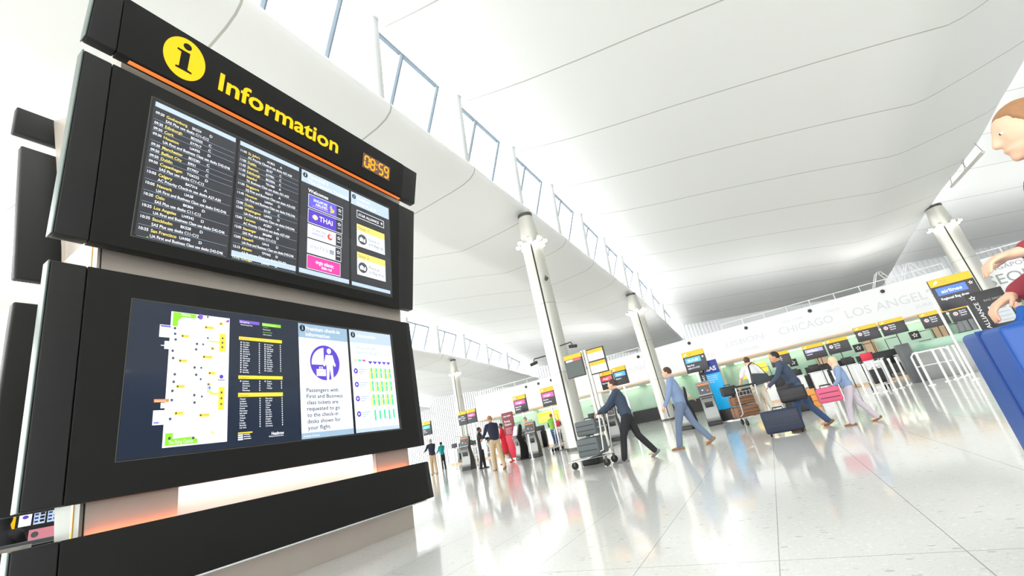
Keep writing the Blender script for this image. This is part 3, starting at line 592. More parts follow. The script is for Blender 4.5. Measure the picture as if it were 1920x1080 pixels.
def premium():
    y0,y1=3.192,3.908;W=y1-y0;H=1.37;zb=1.315;m=MB(scr(XL,y0,zb)); m.rect(0,0,W,H,.003,E_WHITE); Z=lambda v:H*(1-v);U=lambda u:u*W
    m.rect(0,Z(.132),W,H,.004,E_BAND2); minfo(m,.055,Z(.045),.038,BLKINK,E_BAND2)
    m.text('Premium check-in',U(.13),Z(.06),.07,.006,E_TXT,width=U(.7),bold=.012); m.text('information',U(.13),Z(.115),.07,.006,E_TXT,width=U(.48),bold=.012)
    cx,cz=U(.493),Z(.35); m.disc(cx,cz,.212,.222,.004,E_VIOL,60)
    m.poly([(cx+.19*math.cos(R(a)),cz-.012+.2*math.sin(R(a))) for a in range(95,181,5)]+[(cx-.02,cz-.012)],.0045,E_LGREY)
    m.rect(cx-.19,cz-.03,cx+.15,cz-.008,.005,E_WHITE)
    def man(x,z,s,mt):
        m.disc(x,z+.15*s,.032*s,.036*s,.006,mt,18); m.poly([(x-.05*s,z+.10*s),(x+.05*s,z+.10*s),(x+.09*s,z-.04*s),(x+.07*s,z-.05*s),(x+.045*s,z),(x+.05*s,z-.22*s),(x+.02*s,z-.22*s),(x,z-.07*s),(x-.02*s,z-.22*s),(x-.05*s,z-.22*s),(x-.045*s,z),(x-.07*s,z-.05*s),(x-.09*s,z-.04*s)],.006,mt)
    man(cx+.06,cz,1.0,E_WHITE); m.disc(cx-.065,cz+.1,.028,.032,.005,E_WHITE,16); m.poly([(cx-.11,cz-.01),(cx-.02,cz-.01),(cx-.03,cz+.06),(cx-.065,cz+.072),(cx-.10,cz+.06)],.005,E_WHITE)
    m.rect(cx-.13,cz-.17,cx,cz-.085,.006,E_WHITE); m.frame(cx-.09,cz-.085,cx-.04,cz-.055,.008,.006,E_WHITE); m.rect(cx-.07,cz-.12,cx-.06,cz-.11,.007,E_VIOL)
    for i,(t,wd) in enumerate((('Passengers with',.62),('First and Business',.70),('class tickets are',.60),('requested to go',.63),('to the check-in',.59),('desks shown for',.63),('your flight.',.43))):
        m.text(t,U(.11),Z(.615+i*.0525),.066,.005,E_INK,width=U(wd),bold=.012)
    m.rect(0,0,W,Z(.952),.004,E_BAND2); m.text('Aviation Services',U(.03),Z(.985),.03,.005,E_TXT); part(m,'premium_screen','premium check-in screen')
premium()
def perf():
    y0,y1=3.945,4.70;W=y1-y0;H=1.37;zb=1.318;m=MB(scr(XL,y0,zb)); m.rect(0,0,W,H,.003,E_WHITE); Z=lambda v:H*(1-v);U=lambda u:u*W
    m.rect(0,Z(.13),W,H,.004,E_BAND); minfo(m,.06,Z(.05),.038,BLKINK,E_BAND); m.text('Information',U(.14),Z(.07),.07,.006,E_TXT,width=U(.46),bold=.012)
    m.text('How are we',U(.13),Z(.195),.075,.006,E_LGREY,width=U(.46)); m.text('performing?',U(.13),Z(.245),.075,.006,E_LGREY,width=U(.5)); m.text('How are we',U(.13),Z(.195),.074,.0065,E_BAND2,width=U(.455))
    m.text('performing?',U(.13),Z(.245),.074,.0065,E_BAND2,width=U(.495))
    for i,c in enumerate((E_BARY,E_MINT,E_PINK)): m.rect(U(.06+.095*i),Z(.318),U(.13+.095*i),Z(.3),.005,c)
    for i in range(5): x=.375+.112*i; m.poly([(U(x),Z(.312)),(U(x+.108),Z(.312)),(U(x+.054),Z(.343))],.005,E_VIOL)
    for j,(v0,v1) in enumerate(((.383,.492),(.515,.625),(.65,.762),(.80,.90))):
        if j%2==0: m.rect(0,Z(v1+.005),W,Z(v0-.02),.0035,E_LGREY)
        m.disc(U(.085),Z((v0+v1)/2-.02),.034,.036,.005,E_VIOL,20); m.poly([(U(.085)-.012,Z((v0+v1)/2-.02)-.018),(U(.085)+.02,Z((v0+v1)/2-.02)),(U(.085)-.012,Z((v0+v1)/2-.02)+.018)],.006,E_WHITE)
        for q in range(3): m.rect(U(.15),Z(v0+.02+q*.02),U(.33-.05*q),Z(v0+.014+q*.02),.005,E_BAND2)
        for i in range(5):
            x=.38+.112*i
            if j<3: m.rect(U(x),Z(v1),U(x+.04),Z(v0),.005,E_BARY)
            m.rect(U(x+.045),Z(v1-(.01 if (i+j)%3 else 0)),U(x+.085),Z(v0+(.008 if (i*j)%2 else 0)),.005,E_MINT)
            if j<3: m.rect(U(x+.058),Z(v0+.05),U(x+.072),Z(v0+.04),.006,E_WHITE)
    m.rect(0,0,W,Z(.965),.004,E_BAND); part(m,'performance_screen','performance chart screen')
perf()
# ------------------------------------------------------------------ signs
SPNL={'pink':E_PINK,'teal':em('lit_teal',20,185,190,.95),'white':E_WHITE,'blue':em('lit_sky_blue',70,160,225,.95),'red':em('lit_rose_red',235,60,80,.95),'dkblue':em('lit_royal_blue',40,100,210,.95),'violet':em('lit_lilac',150,150,220,.9)}
def draw_sign(m,w,h,head,panel,lines,ptxt='',badge=False):
    # front faces -y at y=0, centred on x, z 0..h ; m has an xf
    hh=h*.24
    m.rect(-w/2+.005,h-hh,w/2-.005,h-.005,.004,E_SIGNY)
    if head: m.text(head,-w/2+w*.28,h-hh*.75,hh*.62,.006,GAPM if False else E_ORANGE,squash=.8,bold=.01)
    # little white arrow pictogram
    m.poly([(-w/2+w*.08,h-hh*.8),(-w/2+w*.2,h-hh*.55),(-w/2+w*.2,h-hh*.25),(-w/2+w*.12,h-hh*.45)],.006,E_WHITE)
    z=h-hh-.06*h
    if panel:
        ph=h*.24; m.rect(-w/2+w*.08,z-ph,w/2-w*(.22 if badge else .1),z,.005,SPNL[panel])
        if ptxt: m.text(ptxt,-w/2+w*.18,z-ph*.72,ph*.6,.007,E_WHITE,width=w*.48,bold=.015)
        z-=ph+.03*h
    if badge:
        m.star(w/2-w*.11,h-hh-.12*h,w*.06,.006,E_TXT); m.star(w/2-w*.11,h-hh-.12*h,w*.03,.007,SIGNBLK)
    for i,l in enumerate(lines):
        m.text(l,-w/2+w*(.1 if panel else .34),z-h*.115,h*.10,.005,E_TXT,squash=.9,bold=.015); z-=h*.135
    if not panel:
        m.disc(-w/2+w*.19,h*.5,w*.085,w*.085,.005,E_TXT,20); m.disc(-w/2+w*.19,h*.5,w*.055,w*.055,.006,E_RED,16); m.text('X',-w/2+w*.155,h*.5-.03,.08,.007,E_TXT)
    m.text('A',w/2-w*.12,h*.1,h*.09,.005,E_TXT) if badge is None else None
def board(x,y,zc,w,h,head,panel,lines,label,ptxt='',badge=False,pole=True,poledx=0,polem=None,group=None,base=0.,hang=None,rz=0,cat='sign'):
    t=thing('check_in_sign',label,cat,(x,y,base),rz,group)
    z0=zc-h/2-base
    m=MB(); m.box((-w/2,0,z0),(w/2,.09,z0+h),SIGNBLK,.012); body=m.build('sign_box',t)
    m=MB(lambda s,z,d:(s,-d,z0+z)); draw_sign(m,w,h,head,panel,lines,ptxt,badge); m.build('sign_face',t)
    if pole:
        m=MB(); m.tube([(poledx,.13,0),(poledx,.13,z0+h*.8)],.045 if polem is None else .02,polem or CHROME,12); m.build('pole',t)
        m=MB(); m.tube([(poledx,.13,0),(poledx,.13,.015)],.22,STEELD,24); m.build('base_plate',t)
        m=MB(); m.box((poledx-.06,.05,z0+h*.3),(poledx+.06,.15,z0+h*.6),STEELD,.005); m.build('bracket',t)
    return t
board(5.5,17.2,2.40,.98,.95,'D3','dkblue',['Regional Bag drop'],'D3 check-in sign with blue panels on a white pole, above the star alliance board','airlines',True,poledx=.12)
board(-2.04,17.42,2.27,.78,.78,'C4','blue',['Bag drop','desk C11-C13'],'check-in sign with sky blue panel next to the blue counter banner','SAS',True,poledx=-.08)
board(-10.55,19,2.44,.72,.82,'A2','pink',['Flying Club','Check-in'],'pink-panel check-in sign above the white-shirted man at the kiosks','virgin')
board(-8.98,19,2.46,.74,.86,'A3','pink',['Check-in','and Bag drop'],'pink-panel check-in sign beside the left edge of the nearest column','virgin')
board(-14.84,20,2.52,.6,.72,'A1',None,['Austrian','Air Canada','Bag drop'],'dark check-in sign with a small red emblem, left of a paired set')
board(-14.22,20,2.52,.6,.72,'A1','pink',['Premium'],'pink-panel check-in sign, right of a paired set above the khaki trousered man','virgin')
board(-17.45,20,2.46,.62,.75,'A0','teal',['desks','A15-A18'],'teal-panel check-in sign by the right edge of the totem','Aer')
board(-6.15,19.5,2.57,.62,.80,'B1','red',['Bag drop'],'red-panel check-in sign behind the thick double posts','Air')
board(-5.50,19.5,2.62,.62,.80,'B2','blue',['Check-in'],'blue-panel check-in sign right of the red-panel one','Air')
# tall twin-post boards
t=thing('directory_board','tall board of two white panels with yellow headers on twin posts','sign',(-5.25,15.5,0))
m=MB(); m.box((-.16,0,2.52),(.52,.1,3.46),SIGNBLK,.01); m.build('board',t)
m=MB(lambda s,z,d:(s,-d,z))
for z0 in (2.56,3.02):
    m.rect(-.13,z0,.49,z0+.40,.004,E_WHITE); m.rect(-.13,z0+.27,.49,z0+.40,.006,E_SIGNY); m.text('Self check-in',-.08,z0+.3,.07,.008,E_ORANGE,width=.35); m.disc(0.0,z0+.13,.055,.055,.006,E_GREYT,20); m.disc(0.0,z0+.13,.04,.04,.007,E_WHITE,20)
m.build('panel_face',t)
for x in (-.36,-.22):
    m=MB(); m.box((x-.05,.05,0),(x+.05,.16,3.5),STEEL,.01); m.build('post',t)
m=MB(); m.box((-.55,-.2,0),(0,.4,.02),STEELD,.005); m.build('base_plate',t)
board(-5.98,15.5,3.02,.74,.86,'',None,[],'big unlit dark green display with yellow header at the nearest column',pole=False)
t=bpy.data.objects['check_in_sign.009']; 
for c in list(t.children):
    if c.name.startswith('sign_face'): bpy.data.objects.remove(c)
m=MB(lambda s,z,d:(s,-d,z)); z0=3.02-.43
m.rect(-.365,z0+.70,.365,z0+.855,.005,E_SIGNY); m.rect(-.30,z0+.60,-.02,z0+.68,.006,em('lit_pale_teal',190,215,205,.9)); m.rect(-.02,z0+.60,.32,z0+.68,.006,SPNL['red']); m.rect(-.34,z0+.03,.34,z0+.58,.005,mat('dark_green_display',srgb(58,72,66),.25)); m.build('display_face',t)
m=MB(); m.box((.3,.09,z0+.2),(.45,.13,z0+.3),STEELD); m.build('bracket',t)
# ------------------------------------------------------------------ banners
NAVY=mat('banner_navy',srgb(20,50,150),.4); CYAN=mat('banner_light_blue',srgb(0,175,240),.4); MAROON=mat('banner_maroon',srgb(125,35,48),.4); CRIM=mat('banner_crimson',srgb(215,20,60),.4)
t=thing('banner_stand','tall SAS counter banner, navy over light blue','banner',(-1.65,17.8,0))
m=MB(); m.box((-.23,0,.42),(.27,.14,2.2),CYAN,.008); m.box((-.232,-.004,1.72),(.272,.144,2.204),NAVY,.008); m.build('panel',t)
m=MB(); m.box((-.2,-.02,0),(.35,.3,.42),BLACK,.01); m.box((-.3,-.1,0),(.5,.35,.03),CHROME); m.build('base_box',t)
m=MB(lambda s,z,d:(s,-.005-d,z)); m.text('SAS',-.17,1.83,.21,.002,WHITEINK,width=.36,bold=.035)
for i,(q,wd) in enumerate((('Fast check-in',.36),('for travellers',.34),('with bags only',.32),('this way',.18))): m.text(q,-.19,1.62-.07*i,.055,.002,WHITEINK,width=wd,bold=.01)
m.build('lettering',t)
m=MB(); m.box((-.45,.05,.6),(-.245,.12,2.0),BLACK,.005); o=m.build('side_strip',t)
m=MB(lambda s,z,d:(s,.05-d,z)); m.star(-.35,1.9,.075,.003,WHITEINK); m.text('ECONOMY',-.29,.95,.13,.003,WHITEINK,width=.8,rot=90,bold=.01); m.build('strip_lettering',o)
t=thing('banner_stand','red priority check-in banner behind the woman in red','banner',(-10.78,17.95,0))
m=MB(); m.box((-.3,0,1.12),(.3,.06,2.12),MAROON,.005); m.box((-.3,0,.12),(.3,.06,1.12),CRIM,.005); m.build('panel',t)
m=MB(); m.box((-.36,-.1,0),(.36,.2,.12),WHITEP,.01); m.build('base_box',t)
m=MB(lambda s,z,d:(s,-d,z)); m.text('virgin atlantic',-.22,1.93,.1,.002,WHITEINK,width=.42,bold=.02); m.text('Priority',-.2,1.68,.13,.002,WHITEINK,width=.32,bold=.015); m.text('Check-in',-.2,1.54,.13,.002,WHITEINK,width=.36,bold=.015)
for i in range(5): m.rect(-.2,1.4-.06*i,.16-.03*(i%3),1.425-.06*i,.002,mat('pale_rose_ink',srgb(220,150,155),.5))
m.build('lettering',t)
t=thing('bag_drop_board','black STAR ALLIANCE bag drop board beside the thick right column','sign',(5.25,15,0))
m=MB(); m.box((-.36,0,0),(.34,.12,2.05),BLACK,.01); m.build('panel',t)
m=MB(lambda s,z,d:(s,-d,z)); m.text('STAR ALLIANCE',-.20,.75,.12,.003,WHITEINK,width=1.05,rot=90,bold=.005); m.star(-.25,1.92,.07,.003,WHITEINK); m.star(-.25,1.92,.035,.004,BLACK)
m.text('BAG DROP',-.08,1.78,.07,.003,LETTER2,width=.34); m.poly([(-.08,1.2),(.22,1.2),(.30,1.26),(.30,1.64),(-.08,1.64)],.003,mat('silver_panel',srgb(200,205,210),.4))
m.text('Lufthansa',-.03,1.54,.06,.005,DGREYK,width=.26)
for i,c in enumerate((NAVY,DGREYK,CRIM)): m.rect(-.05,1.44-.1*i,.0,1.475-.1*i,.005,c); m.rect(.04,1.445-.1*i,.26,1.46-.1*i,.005,LETTER2)
m.build('lettering',t)
# ------------------------------------------------------------------ self-service kiosks
def kiosk(x,y,rz,label,screen=0):
    t=thing('self_service_kiosk',label,'kiosk',(x,y,0),R(rz),'self service check-in kiosks')
    W=.23
    side=[(-.02,.0),(-.02,.12),(.02,.3),(.05,.5),(.035,.72),(-.03,.92),(-.06,.97),(0.0,1.0),(.05,1.08),(.17,1.42),(.2,1.46),(.26,1.46),(.30,1.40),(.28,1.2),(.22,1.02),(.26,.85),(.36,.62),(.42,.36),(.44,.12),(.44,0)]
    m=MB(); m.prism(side,0,-W,-W+.03,BLACK); m.prism(side,0,W-.03,W,BLACK); m.prism([(a+.012,b) for a,b in side],0,-W+.03,W-.03,BLACK); m.build('body',t)
    # grey front shell, curved
    fr=[(-.03,.13),(.005,.3),(.035,.5),(.02,.72),(-.045,.92),(-.075,.965)]
    m=MB(); m.prism([(a-.01,b) for a,b in fr]+[(a+.03,b) for a,b in fr[::-1]],0,-W+.012,W-.012,GREYK,True); m.build('front_shell',t)
    m=MB(); m.box((-.235,-.06,0),(.235,.46,.12),BLACK,.01); m.build('plinth',t)
    m=MB(); m.hexa([(-.13,.0,.60),(.13,.0,.60),(.13,.05,.60),(-.13,.05,.60),(-.13,-.018,.78),(.13,-.018,.78),(.13,.04,.78),(-.13,.04,.78)],BLACK,.004); m.build('vent_panel',t)
    m=MB(); m.hexa([(-.18,-.075,.90),(.18,-.075,.90),(.18,0,.90),(-.18,0,.90),(-.17,-.07,.975),(.17,-.07,.975),(.17,0,.975),(-.17,0,.975)],BLACK,.004)
    m.box((-.06,-.08,.93),(.09,-.074,.96),DGREYK); m.build('ticket_slot',t)
    # head shell with rounded top
    hd=[(-.03,1.0),(.02,1.08),(.13,1.41),(.17,1.455)]
    m=MB(); m.prism([(a-.008,b) for a,b in hd]+[(a+.06,b-.02) for a,b in hd[::-1]],0,-W+.005,W-.005,GREYK,True)
    m.tube([(-W+.005,.2,1.44),(W-.005,.2,1.44)],.045,GREYK,14); m.build('head',t)
    def fp(s,z,d):
        u=(z-1.08)/.33; return (s,.005+.11*u-.012-d,1.08+.33*u)
    m=MB(fp)
    if screen: m.rect(-.19,1.06,.19,1.42,.004,E_LGREY); m.rect(-.17,1.08,.17,1.40,.005,E_WHITE)
    else:
        m.rect(-.19,1.06,.19,1.42,.004,DGREYK); m.rect(-.185,1.36,.185,1.405,.006,E_ORANGE)
        m.disc(-.06,1.2,.03,.022,.006,E_WHITE,14); m.disc(.06,1.22,.02,.016,.006,E_RED,12); m.disc(.11,1.16,.028,.02,.006,em('lit_salmon',240,130,120,.9),12)
    m.build('touch_screen',t); return t
kiosk(-1.98,16.75,4,'grey kiosk beside the blue counter banner, front turned to the viewer')
kiosk(-2.95,16.95,-22,'grey kiosk with its black side showing, left of the one by the blue counter banner')
kiosk(-9.35,17.2,8,'grey kiosk nearest the broad column, orange strip over its screen')
kiosk(-10.25,17.45,-35,'grey kiosk with a blank white screen in front of the white-shirted man',1)
kiosk(-12.85,17.1,6,'grey kiosk at the left by the dark-vested agent')
kiosk(-7.55,21.0,-15,'small looking kiosk standing behind the nearest column')
kiosk(-6.1,18.5,0,'kiosk behind the grey luggage trolley of the walker in dark trousers')
# ------------------------------------------------------------------ queue posts
PW=mat('white_queue_post',srgb(238,238,235),.3)
def post(x,y,label,group='white queue posts before the desks',h=.95):
    t=thing('queue_post',label,'queue post',(x,y,0),0,group)
    m=MB(); m.tube([(0,0,.02),(0,0,h)],.033,PW,12); m.build('post',t)
    m=MB(); m.tube([(0,0,0),(0,0,.025)],[.085,.07],PW,20); m.build('base',t)
    m=MB(); m.tube([(0,0,h-.06),(0,0,h+.02)],.04,BLACK if h<.9 else PW,12); m.build('belt_head',t); return t
gl='white tape-barrier queue post standing before the check-in desks'
for x,y in ((1.68,19.3),(1.86,19.3),(2.04,19.3),(2.55,18.2),(2.8,18.2),(3.05,18.2),(3.3,18.2),(3.56,18.6),(3.95,19.6),(4.3,20.6),(4.86,21.6),(4.4,17.4),(4.7,17.8),(5.0,18.3),(5.3,18.9),(3.9,16.9)): post(x,y,gl)
post(4.55,15.9,'tall white queue pole rising in front of the paired signs',None,2.4)
for x,y,l in ((-9.02,16.4,'white queue post between the two kiosks nearest the column'),(-15.6,19.85,'white queue post left of the leftmost kiosk'),(-16.4,19.6,'white queue post next to the man in the navy jumper')): post(x,y,l,None)
# white hurdle rails
for i,(x,y,l) in enumerate(((4.9,19.8,'white tubular hurdle rail at the right end of the queue'),(-14.9,21.5,'white tubular hurdle rail behind the leftmost kiosk'),(-16.0,22.0,'white tubular hurdle rail at the left near the desks'))):
    t=thing('hurdle_rail',l,'railing',(x,y,0)); m=MB(); m.tube([(-.5,0,0),(-.5,0,.85),(-.42,0,.95),(.42,0,.95),(.5,0,.85),(.5,0,0)],.03,PW,10); m.build('hoop',t); m=MB(); m.tube([(-.5,0,.5),(.5,0,.5)],.02,PW,8); m.build('cross_rail',t)
# ------------------------------------------------------------------ check-in desks
def desk(x,y,label,tone=0,group='white check-in desks'):
    t=thing('check_in_desk',label,'desk',(x,y,0),0,group)
    m=MB(); m.box((-1.1,0,.12),(-.35,.7,1.08),WHITEP,.01); m.box((.3,0,.12),(1.1,.7,1.08),WHITEP,.01); m.box((-.35,.2,.12),(.3,.7,.75),BLACK); m.build('counter',t)
    m=MB(); m.box((-1.15,-.05,1.08),(-.3,.75,1.12),WHITEP,.008); m.box((.25,-.05,1.08),(1.15,.75,1.12),WHITEP,.008); m.build('worktop',t)
    m=MB(); m.box((-1.1,.03,0),(1.1,.7,.12),PEACH); m.build('kick_board',t)
    m=MB(); m.box((-.32,-.1,.12),(.28,.9,.30),STEELD,.01); m.box((-.3,-.08,.30),(.26,.9,.32),BLACK); m.build('baggage_belt',t)
    m=MB(); m.box((-1.15,1.3,0),(1.15,1.4,1.45),BLACK,.01); m.build('back_panel',t)
    for s in (-.8,.7):
        m=MB(); m.box((s-.24,.3,1.2),(s+.24,.35,1.5),BLACK,.008); m.box((s-.03,.34,1.12),(s+.03,.38,1.3),BLACK); m.box((s-.1,.25,1.12),(s+.1,.45,1.13),BLACK); m.build('monitor',t)
    for s in (-.3,.2):
        m=MB(); m.tube([(s,.6,1.12),(s,.6,1.95),(s+(-.5 if s<0 else .5),.6,1.95)],.018,BLACK,6); m.build('lamp_arm',t)
    return t
dl=['white check-in desk behind the rightmost queue posts','white check-in desk under the first pair of no-entry signs','white check-in desk behind the child with the pink bag','white check-in desk behind the bent walker in dark jacket','white check-in desk at the far right behind the black board']
for i,(x,y) in enumerate(((7.9,28),(5.5,28),(3.1,28),(.6,28),(10.6,28))): desk(x,y,dl[i],group=None)
for i,x in enumerate((-21.0,-18.3,-15.6,-12.6,-9.6)): desk(x,27.5,['check-in desk at the left end beside the teal-clad woman','check-in desk behind the leftmost queue post','check-in desk behind the leftmost kiosk','check-in desk behind the woman in red','check-in desk where the man in green stands'][i],group=None)
for i,(x,z,p,l) in enumerate(((4.98,2.42,None,'dark sign with red no-entry emblem, left of the pair under the C of LOS ANGELES'),(6.05,2.42,None,'dark sign with red no-entry emblem, right of the pair left of the tall white pole'),(7.62,2.33,None,'dark sign with red emblem, left of the pair near the D3 sign'),(8.7,2.33,None,'dark sign with red emblem, right of the pair behind the D3 sign pole'),(2.56,2.12,'violet','lilac-panel sign left in the pair over the child'),(3.62,2.14,None,'dark red-emblem sign right in the pair over the child'),(.95,2.14,None,'dark red-emblem sign over the bent walker'),(11.2,2.6,'white','white-panel sign at the right edge above the man in blue'))):
    board(x,27.6,z,.98,.74,'D',p,['Bag drop','D42-D46','Zone D'] if not p else ['desk D40'],l,'airline' if p else '',False,polem=BLACK)
# partitions near the right: grey fascia with green glass top
t=thing('desk_screen','low desk screen with green glass top left of the blue suitcase','screen',(5.6,20.5,0))
m=MB(); m.box((-1.0,0,0),(1.1,.1,1.0),GREYK,.01); m.build('panel',t); m=MB(); m.box((-1.0,.02,1.0),(1.1,.06,1.3),GREENW,.005); m.build('glass_top',t)
m=MB(); m.box((-1.35,-.3,0),(-1.0,.1,1.35),DGREYK,.01); m.build('end_post',t)
# ------------------------------------------------------------------ luggage and trolleys
BROWN=mat('tan_leather',srgb(128,88,58),.45,noise=.15,scale=6); CASEBLK=mat('black_case',srgb(30,30,34),.5); CASEGREY=mat('grey_case',srgb(95,102,104),.45); CASEBLUE=mat('cobalt_blue_case',srgb(10,72,150),.4,noise=.06); CASENAVY=mat('navy_case',srgb(28,38,62),.5); PINK=mat('rose_bag',srgb(205,85,120),.6)
def case(name,x,y,z,w,d,h,mt,label,rz=0,cat='suitcase',wheels=True,bev=.04,seam=None):
    t=thing(name,label,cat,(x,y,z),R(rz)); g=.05 if wheels else 0
    m=MB(); m.box((-w/2,-d/2,g),(w/2,d/2,h),mt,bev); m.build('shell',t)
    m=MB()
    for q in (.33,.66): m.box((-w/2+.03,-d/2-.006,g+(h-g)*q-.006),(w/2-.03,-d/2+.002,g+(h-g)*q+.006),seam or BLACK)
    m.box((-w/2-.003,-.008,g+.02),(w/2+.003,.008,h+.002),seam or BLACK); m.build('zip_seam',t)
    m=MB(); m.tube([(-.08,0,h-.01),(-.08,0,h+.04),(.08,0,h+.04),(.08,0,h-.01)],.012,BLACK,8); m.build('handle',t)
    if wheels:
        for sx in (-1,1):
            m=MB(); m.tube([(sx*(w/2-.06)-.015,0,.03),(sx*(w/2-.06)+.015,0,.03)],.03,RUBBER,12); m.build('wheel',t)
    return t
def trolley(x,y,rz,label,sign=False,group=None):
    # pushed towards local +y, handle at y=-.35
    t=thing('luggage_trolley',label,'trolley',(x,y,0),R(rz),group)
    m=MB()
    for s in (-.27,.27): m.tube([(s,-.38,1.0),(s,-.30,.32),(s*.9,.1,.2),(s*.8,.55,.17)],.018,CHROME,8)
    m.tube([(-.25,-.3,.2),(.25,-.3,.2)],.015,CHROME,8); m.tube([(-.22,.55,.17),(.22,.55,.17)],.015,CHROME,8); m.tube([(0,-.3,.2),(0,.55,.17)],.012,CHROME,8)
    for s in (-.12,.12): m.tube([(s,-.3,.2),(s,.55,.17)],.01,CHROME,8)
    m.build('frame',t)
    m=MB(); m.tube([(-.3,-.39,1.02),(.3,-.39,1.02)],.024,BLACK,10); m.build('handle_bar',t)
    m=MB()
    for z in (.78,.88): m.tube([(-.22,-.34,z),(-.22,-.12,z),(.22,-.12,z),(.22,-.34,z),(-.22,-.34,z)],.007,CHROME,6)
    for s in (-.2,-.1,0,.1,.2): m.tube([(s,-.12,.9),(s,-.12,.76),(s,-.34,.76)],.005,CHROME,6)
    m.build('basket',t)
    for a,b in ((-.25,-.3),(.25,-.3),(0,.52)):
        m=MB(); m.tube([(a-.015,b,.075),(a+.015,b,.075)],.075,RUBBER,16); m.box((a-.025,b-.02,.07),(a+.025,b+.02,.19),STEELD); m.build('wheel',t)
    if sign:
        m=MB(); m.box((-.17,-.30,1.05),(.17,-.28,1.33),CRIM,.01); m.box((-.16,-.305,.93),(.16,-.28,1.04),LETTER,.005); o=m.build('notice_board',t)
        m=MB(lambda s,z,d:(s,-.302-d,z)); m.text('STOP',-.12,1.15,.09,.002,WHITEINK,width=.24,bold=.01); m.build('lettering',o)
    return t
trolley(3.35,20.2,180,'parked luggage trolley with red notice among the queue posts',True)
case('carry_case',3.35,20.05,.22,.36,.22,.5,CASEBLK,'black case standing on the parked trolley with the red notice',0,'suitcase',False)
for i in range(3): trolley(-9.3-.0*i,19.6+.28*i,180-8,'luggage trolley nested in the row beside the nearest column, '+['front one with red notice','middle one','rear one'][i],i==0,'nested trolleys by the nearest column')
case('upright_case',-8.45,19.0,0,.42,.28,1.05,mat('white_foam_case',srgb(225,225,220),.5),'white upright case with a black rim beside the nearest column',-8,'suitcase')
trolley(-.75,13.9,28,'luggage trolley under the brown leather suitcases')
case('leather_suitcase',-.80,14.0,.22,.62,.42,.28,BROWN,'brown leather suitcase at the bottom of the trolley pile',28,'suitcase',False)
case('leather_suitcase',-.80,14.0,.545,.58,.38,.24,BROWN,'brown leather suitcase on top of the other one',28,'suitcase',False)
case('travel_bag',-1.02,13.75,.83,.4,.22,.26,CASEBLK,'black travel bag held over the brown suitcases',20,'bag',False)
case('holdall',.55,15.6,0,.7,.35,.38,CASEBLK,'black holdall on the floor right of the messenger bag man',0,'bag',False)
case('paper_bag',1.0,16.6,0,.26,.14,.55,mat('orange_carrier',srgb(225,150,70),.6),'orange tapered carrier bag by the black holdall',0,'bag',False,.01)
# walker A trolley load
trolley(-3.6,9.3,90,'luggage trolley pushed by the walker in dark trousers')
case('suitcase',-3.62,9.3,.235,.48,.62,.36,CASEGREY,'grey suitcase lying on the trolley pushed by the walker in dark trousers',0,'suitcase',False)
case('suitcase',-3.58,9.3,.645,.46,.58,.30,CASEGREY,'upper grey suitcase on the trolley of the walker in dark trousers',0,'suitcase',False)
case('duffel_bag',-3.95,9.95,.0,.42,.36,.46,CASEBLK,'black duffel bag ahead of the grey suitcase trolley',0,'bag',False)
# walker C load
case('wheeled_duffel',-.02,9.55,0,.62,.32,.44,CASENAVY,'low navy wheeled duffel beside the bent walker in the dark jacket',0,'bag')
case('shoulder_case',.30,9.62,.52,.44,.16,.26,CASEBLK,'black shoulder case hanging at the hip of the bent walker',0,'bag',False)
# foreground load
case('suitcase',1.02,2.28,0,.60,.36,.89,CASEBLUE,'large cobalt blue suitcase in the right foreground',0,'suitcase',True,.02,seam=mat('blue_seam',srgb(14,58,135),.5))
# ------------------------------------------------------------------ people
SK1=mat('light_skin',srgb(224,178,150),.5); SK2=mat('brown_skin',srgb(130,85,62),.5); SK3=mat('tan_skin',srgb(200,150,120),.5)
EYEW=mat('eye_white',(.8,.8,.8),.2); EYEB=mat('eye_dark',(.02,.015,.01),.2)
def cloth(n,r,g,b): return mat(n+'_cloth',srgb(r,g,b),.85,noise=.07,scale=20)
def hair(n,r,g,b): return mat(n+'_hair',srgb(r,g,b),.6,noise=.25,scale=40)
H_BR=hair('brown',70,48,34); H_BK=hair('black',24,20,20); H_GR=hair('grey',150,145,140); H_GI=hair('ginger',176,92,52); H_LB=hair('light_brown',150,108,72)
def fuse(mb,name,parent,voxel,smooth=3,mt=None):
    me=bpy.data.meshes.new('tmp'); me.from_pydata(mb.v,[],mb.f); 
    o=bpy.data.objects.new('tmp',me); COL.objects.link(o)
    r=o.modifiers.new('r','REMESH'); r.mode='VOXEL'; r.voxel_size=voxel
    s=o.modifiers.new('s','SMOOTH'); s.factor=.5; s.iterations=smooth
    dg=bpy.context.evaluated_depsgraph_get(); me2=bpy.data.meshes.new_from_object(o.evaluated_get(dg))
    bpy.data.objects.remove(o); bpy.data.meshes.remove(me)
    me2.name=name; me2.materials.clear(); me2.materials.append(mt or mb.mats[0])
    me2.polygons.foreach_set('use_smooth',[True]*len(me2.polygons))
    o=bpy.data.objects.new(name,me2); COL.objects.link(o); o.parent=parent; return o
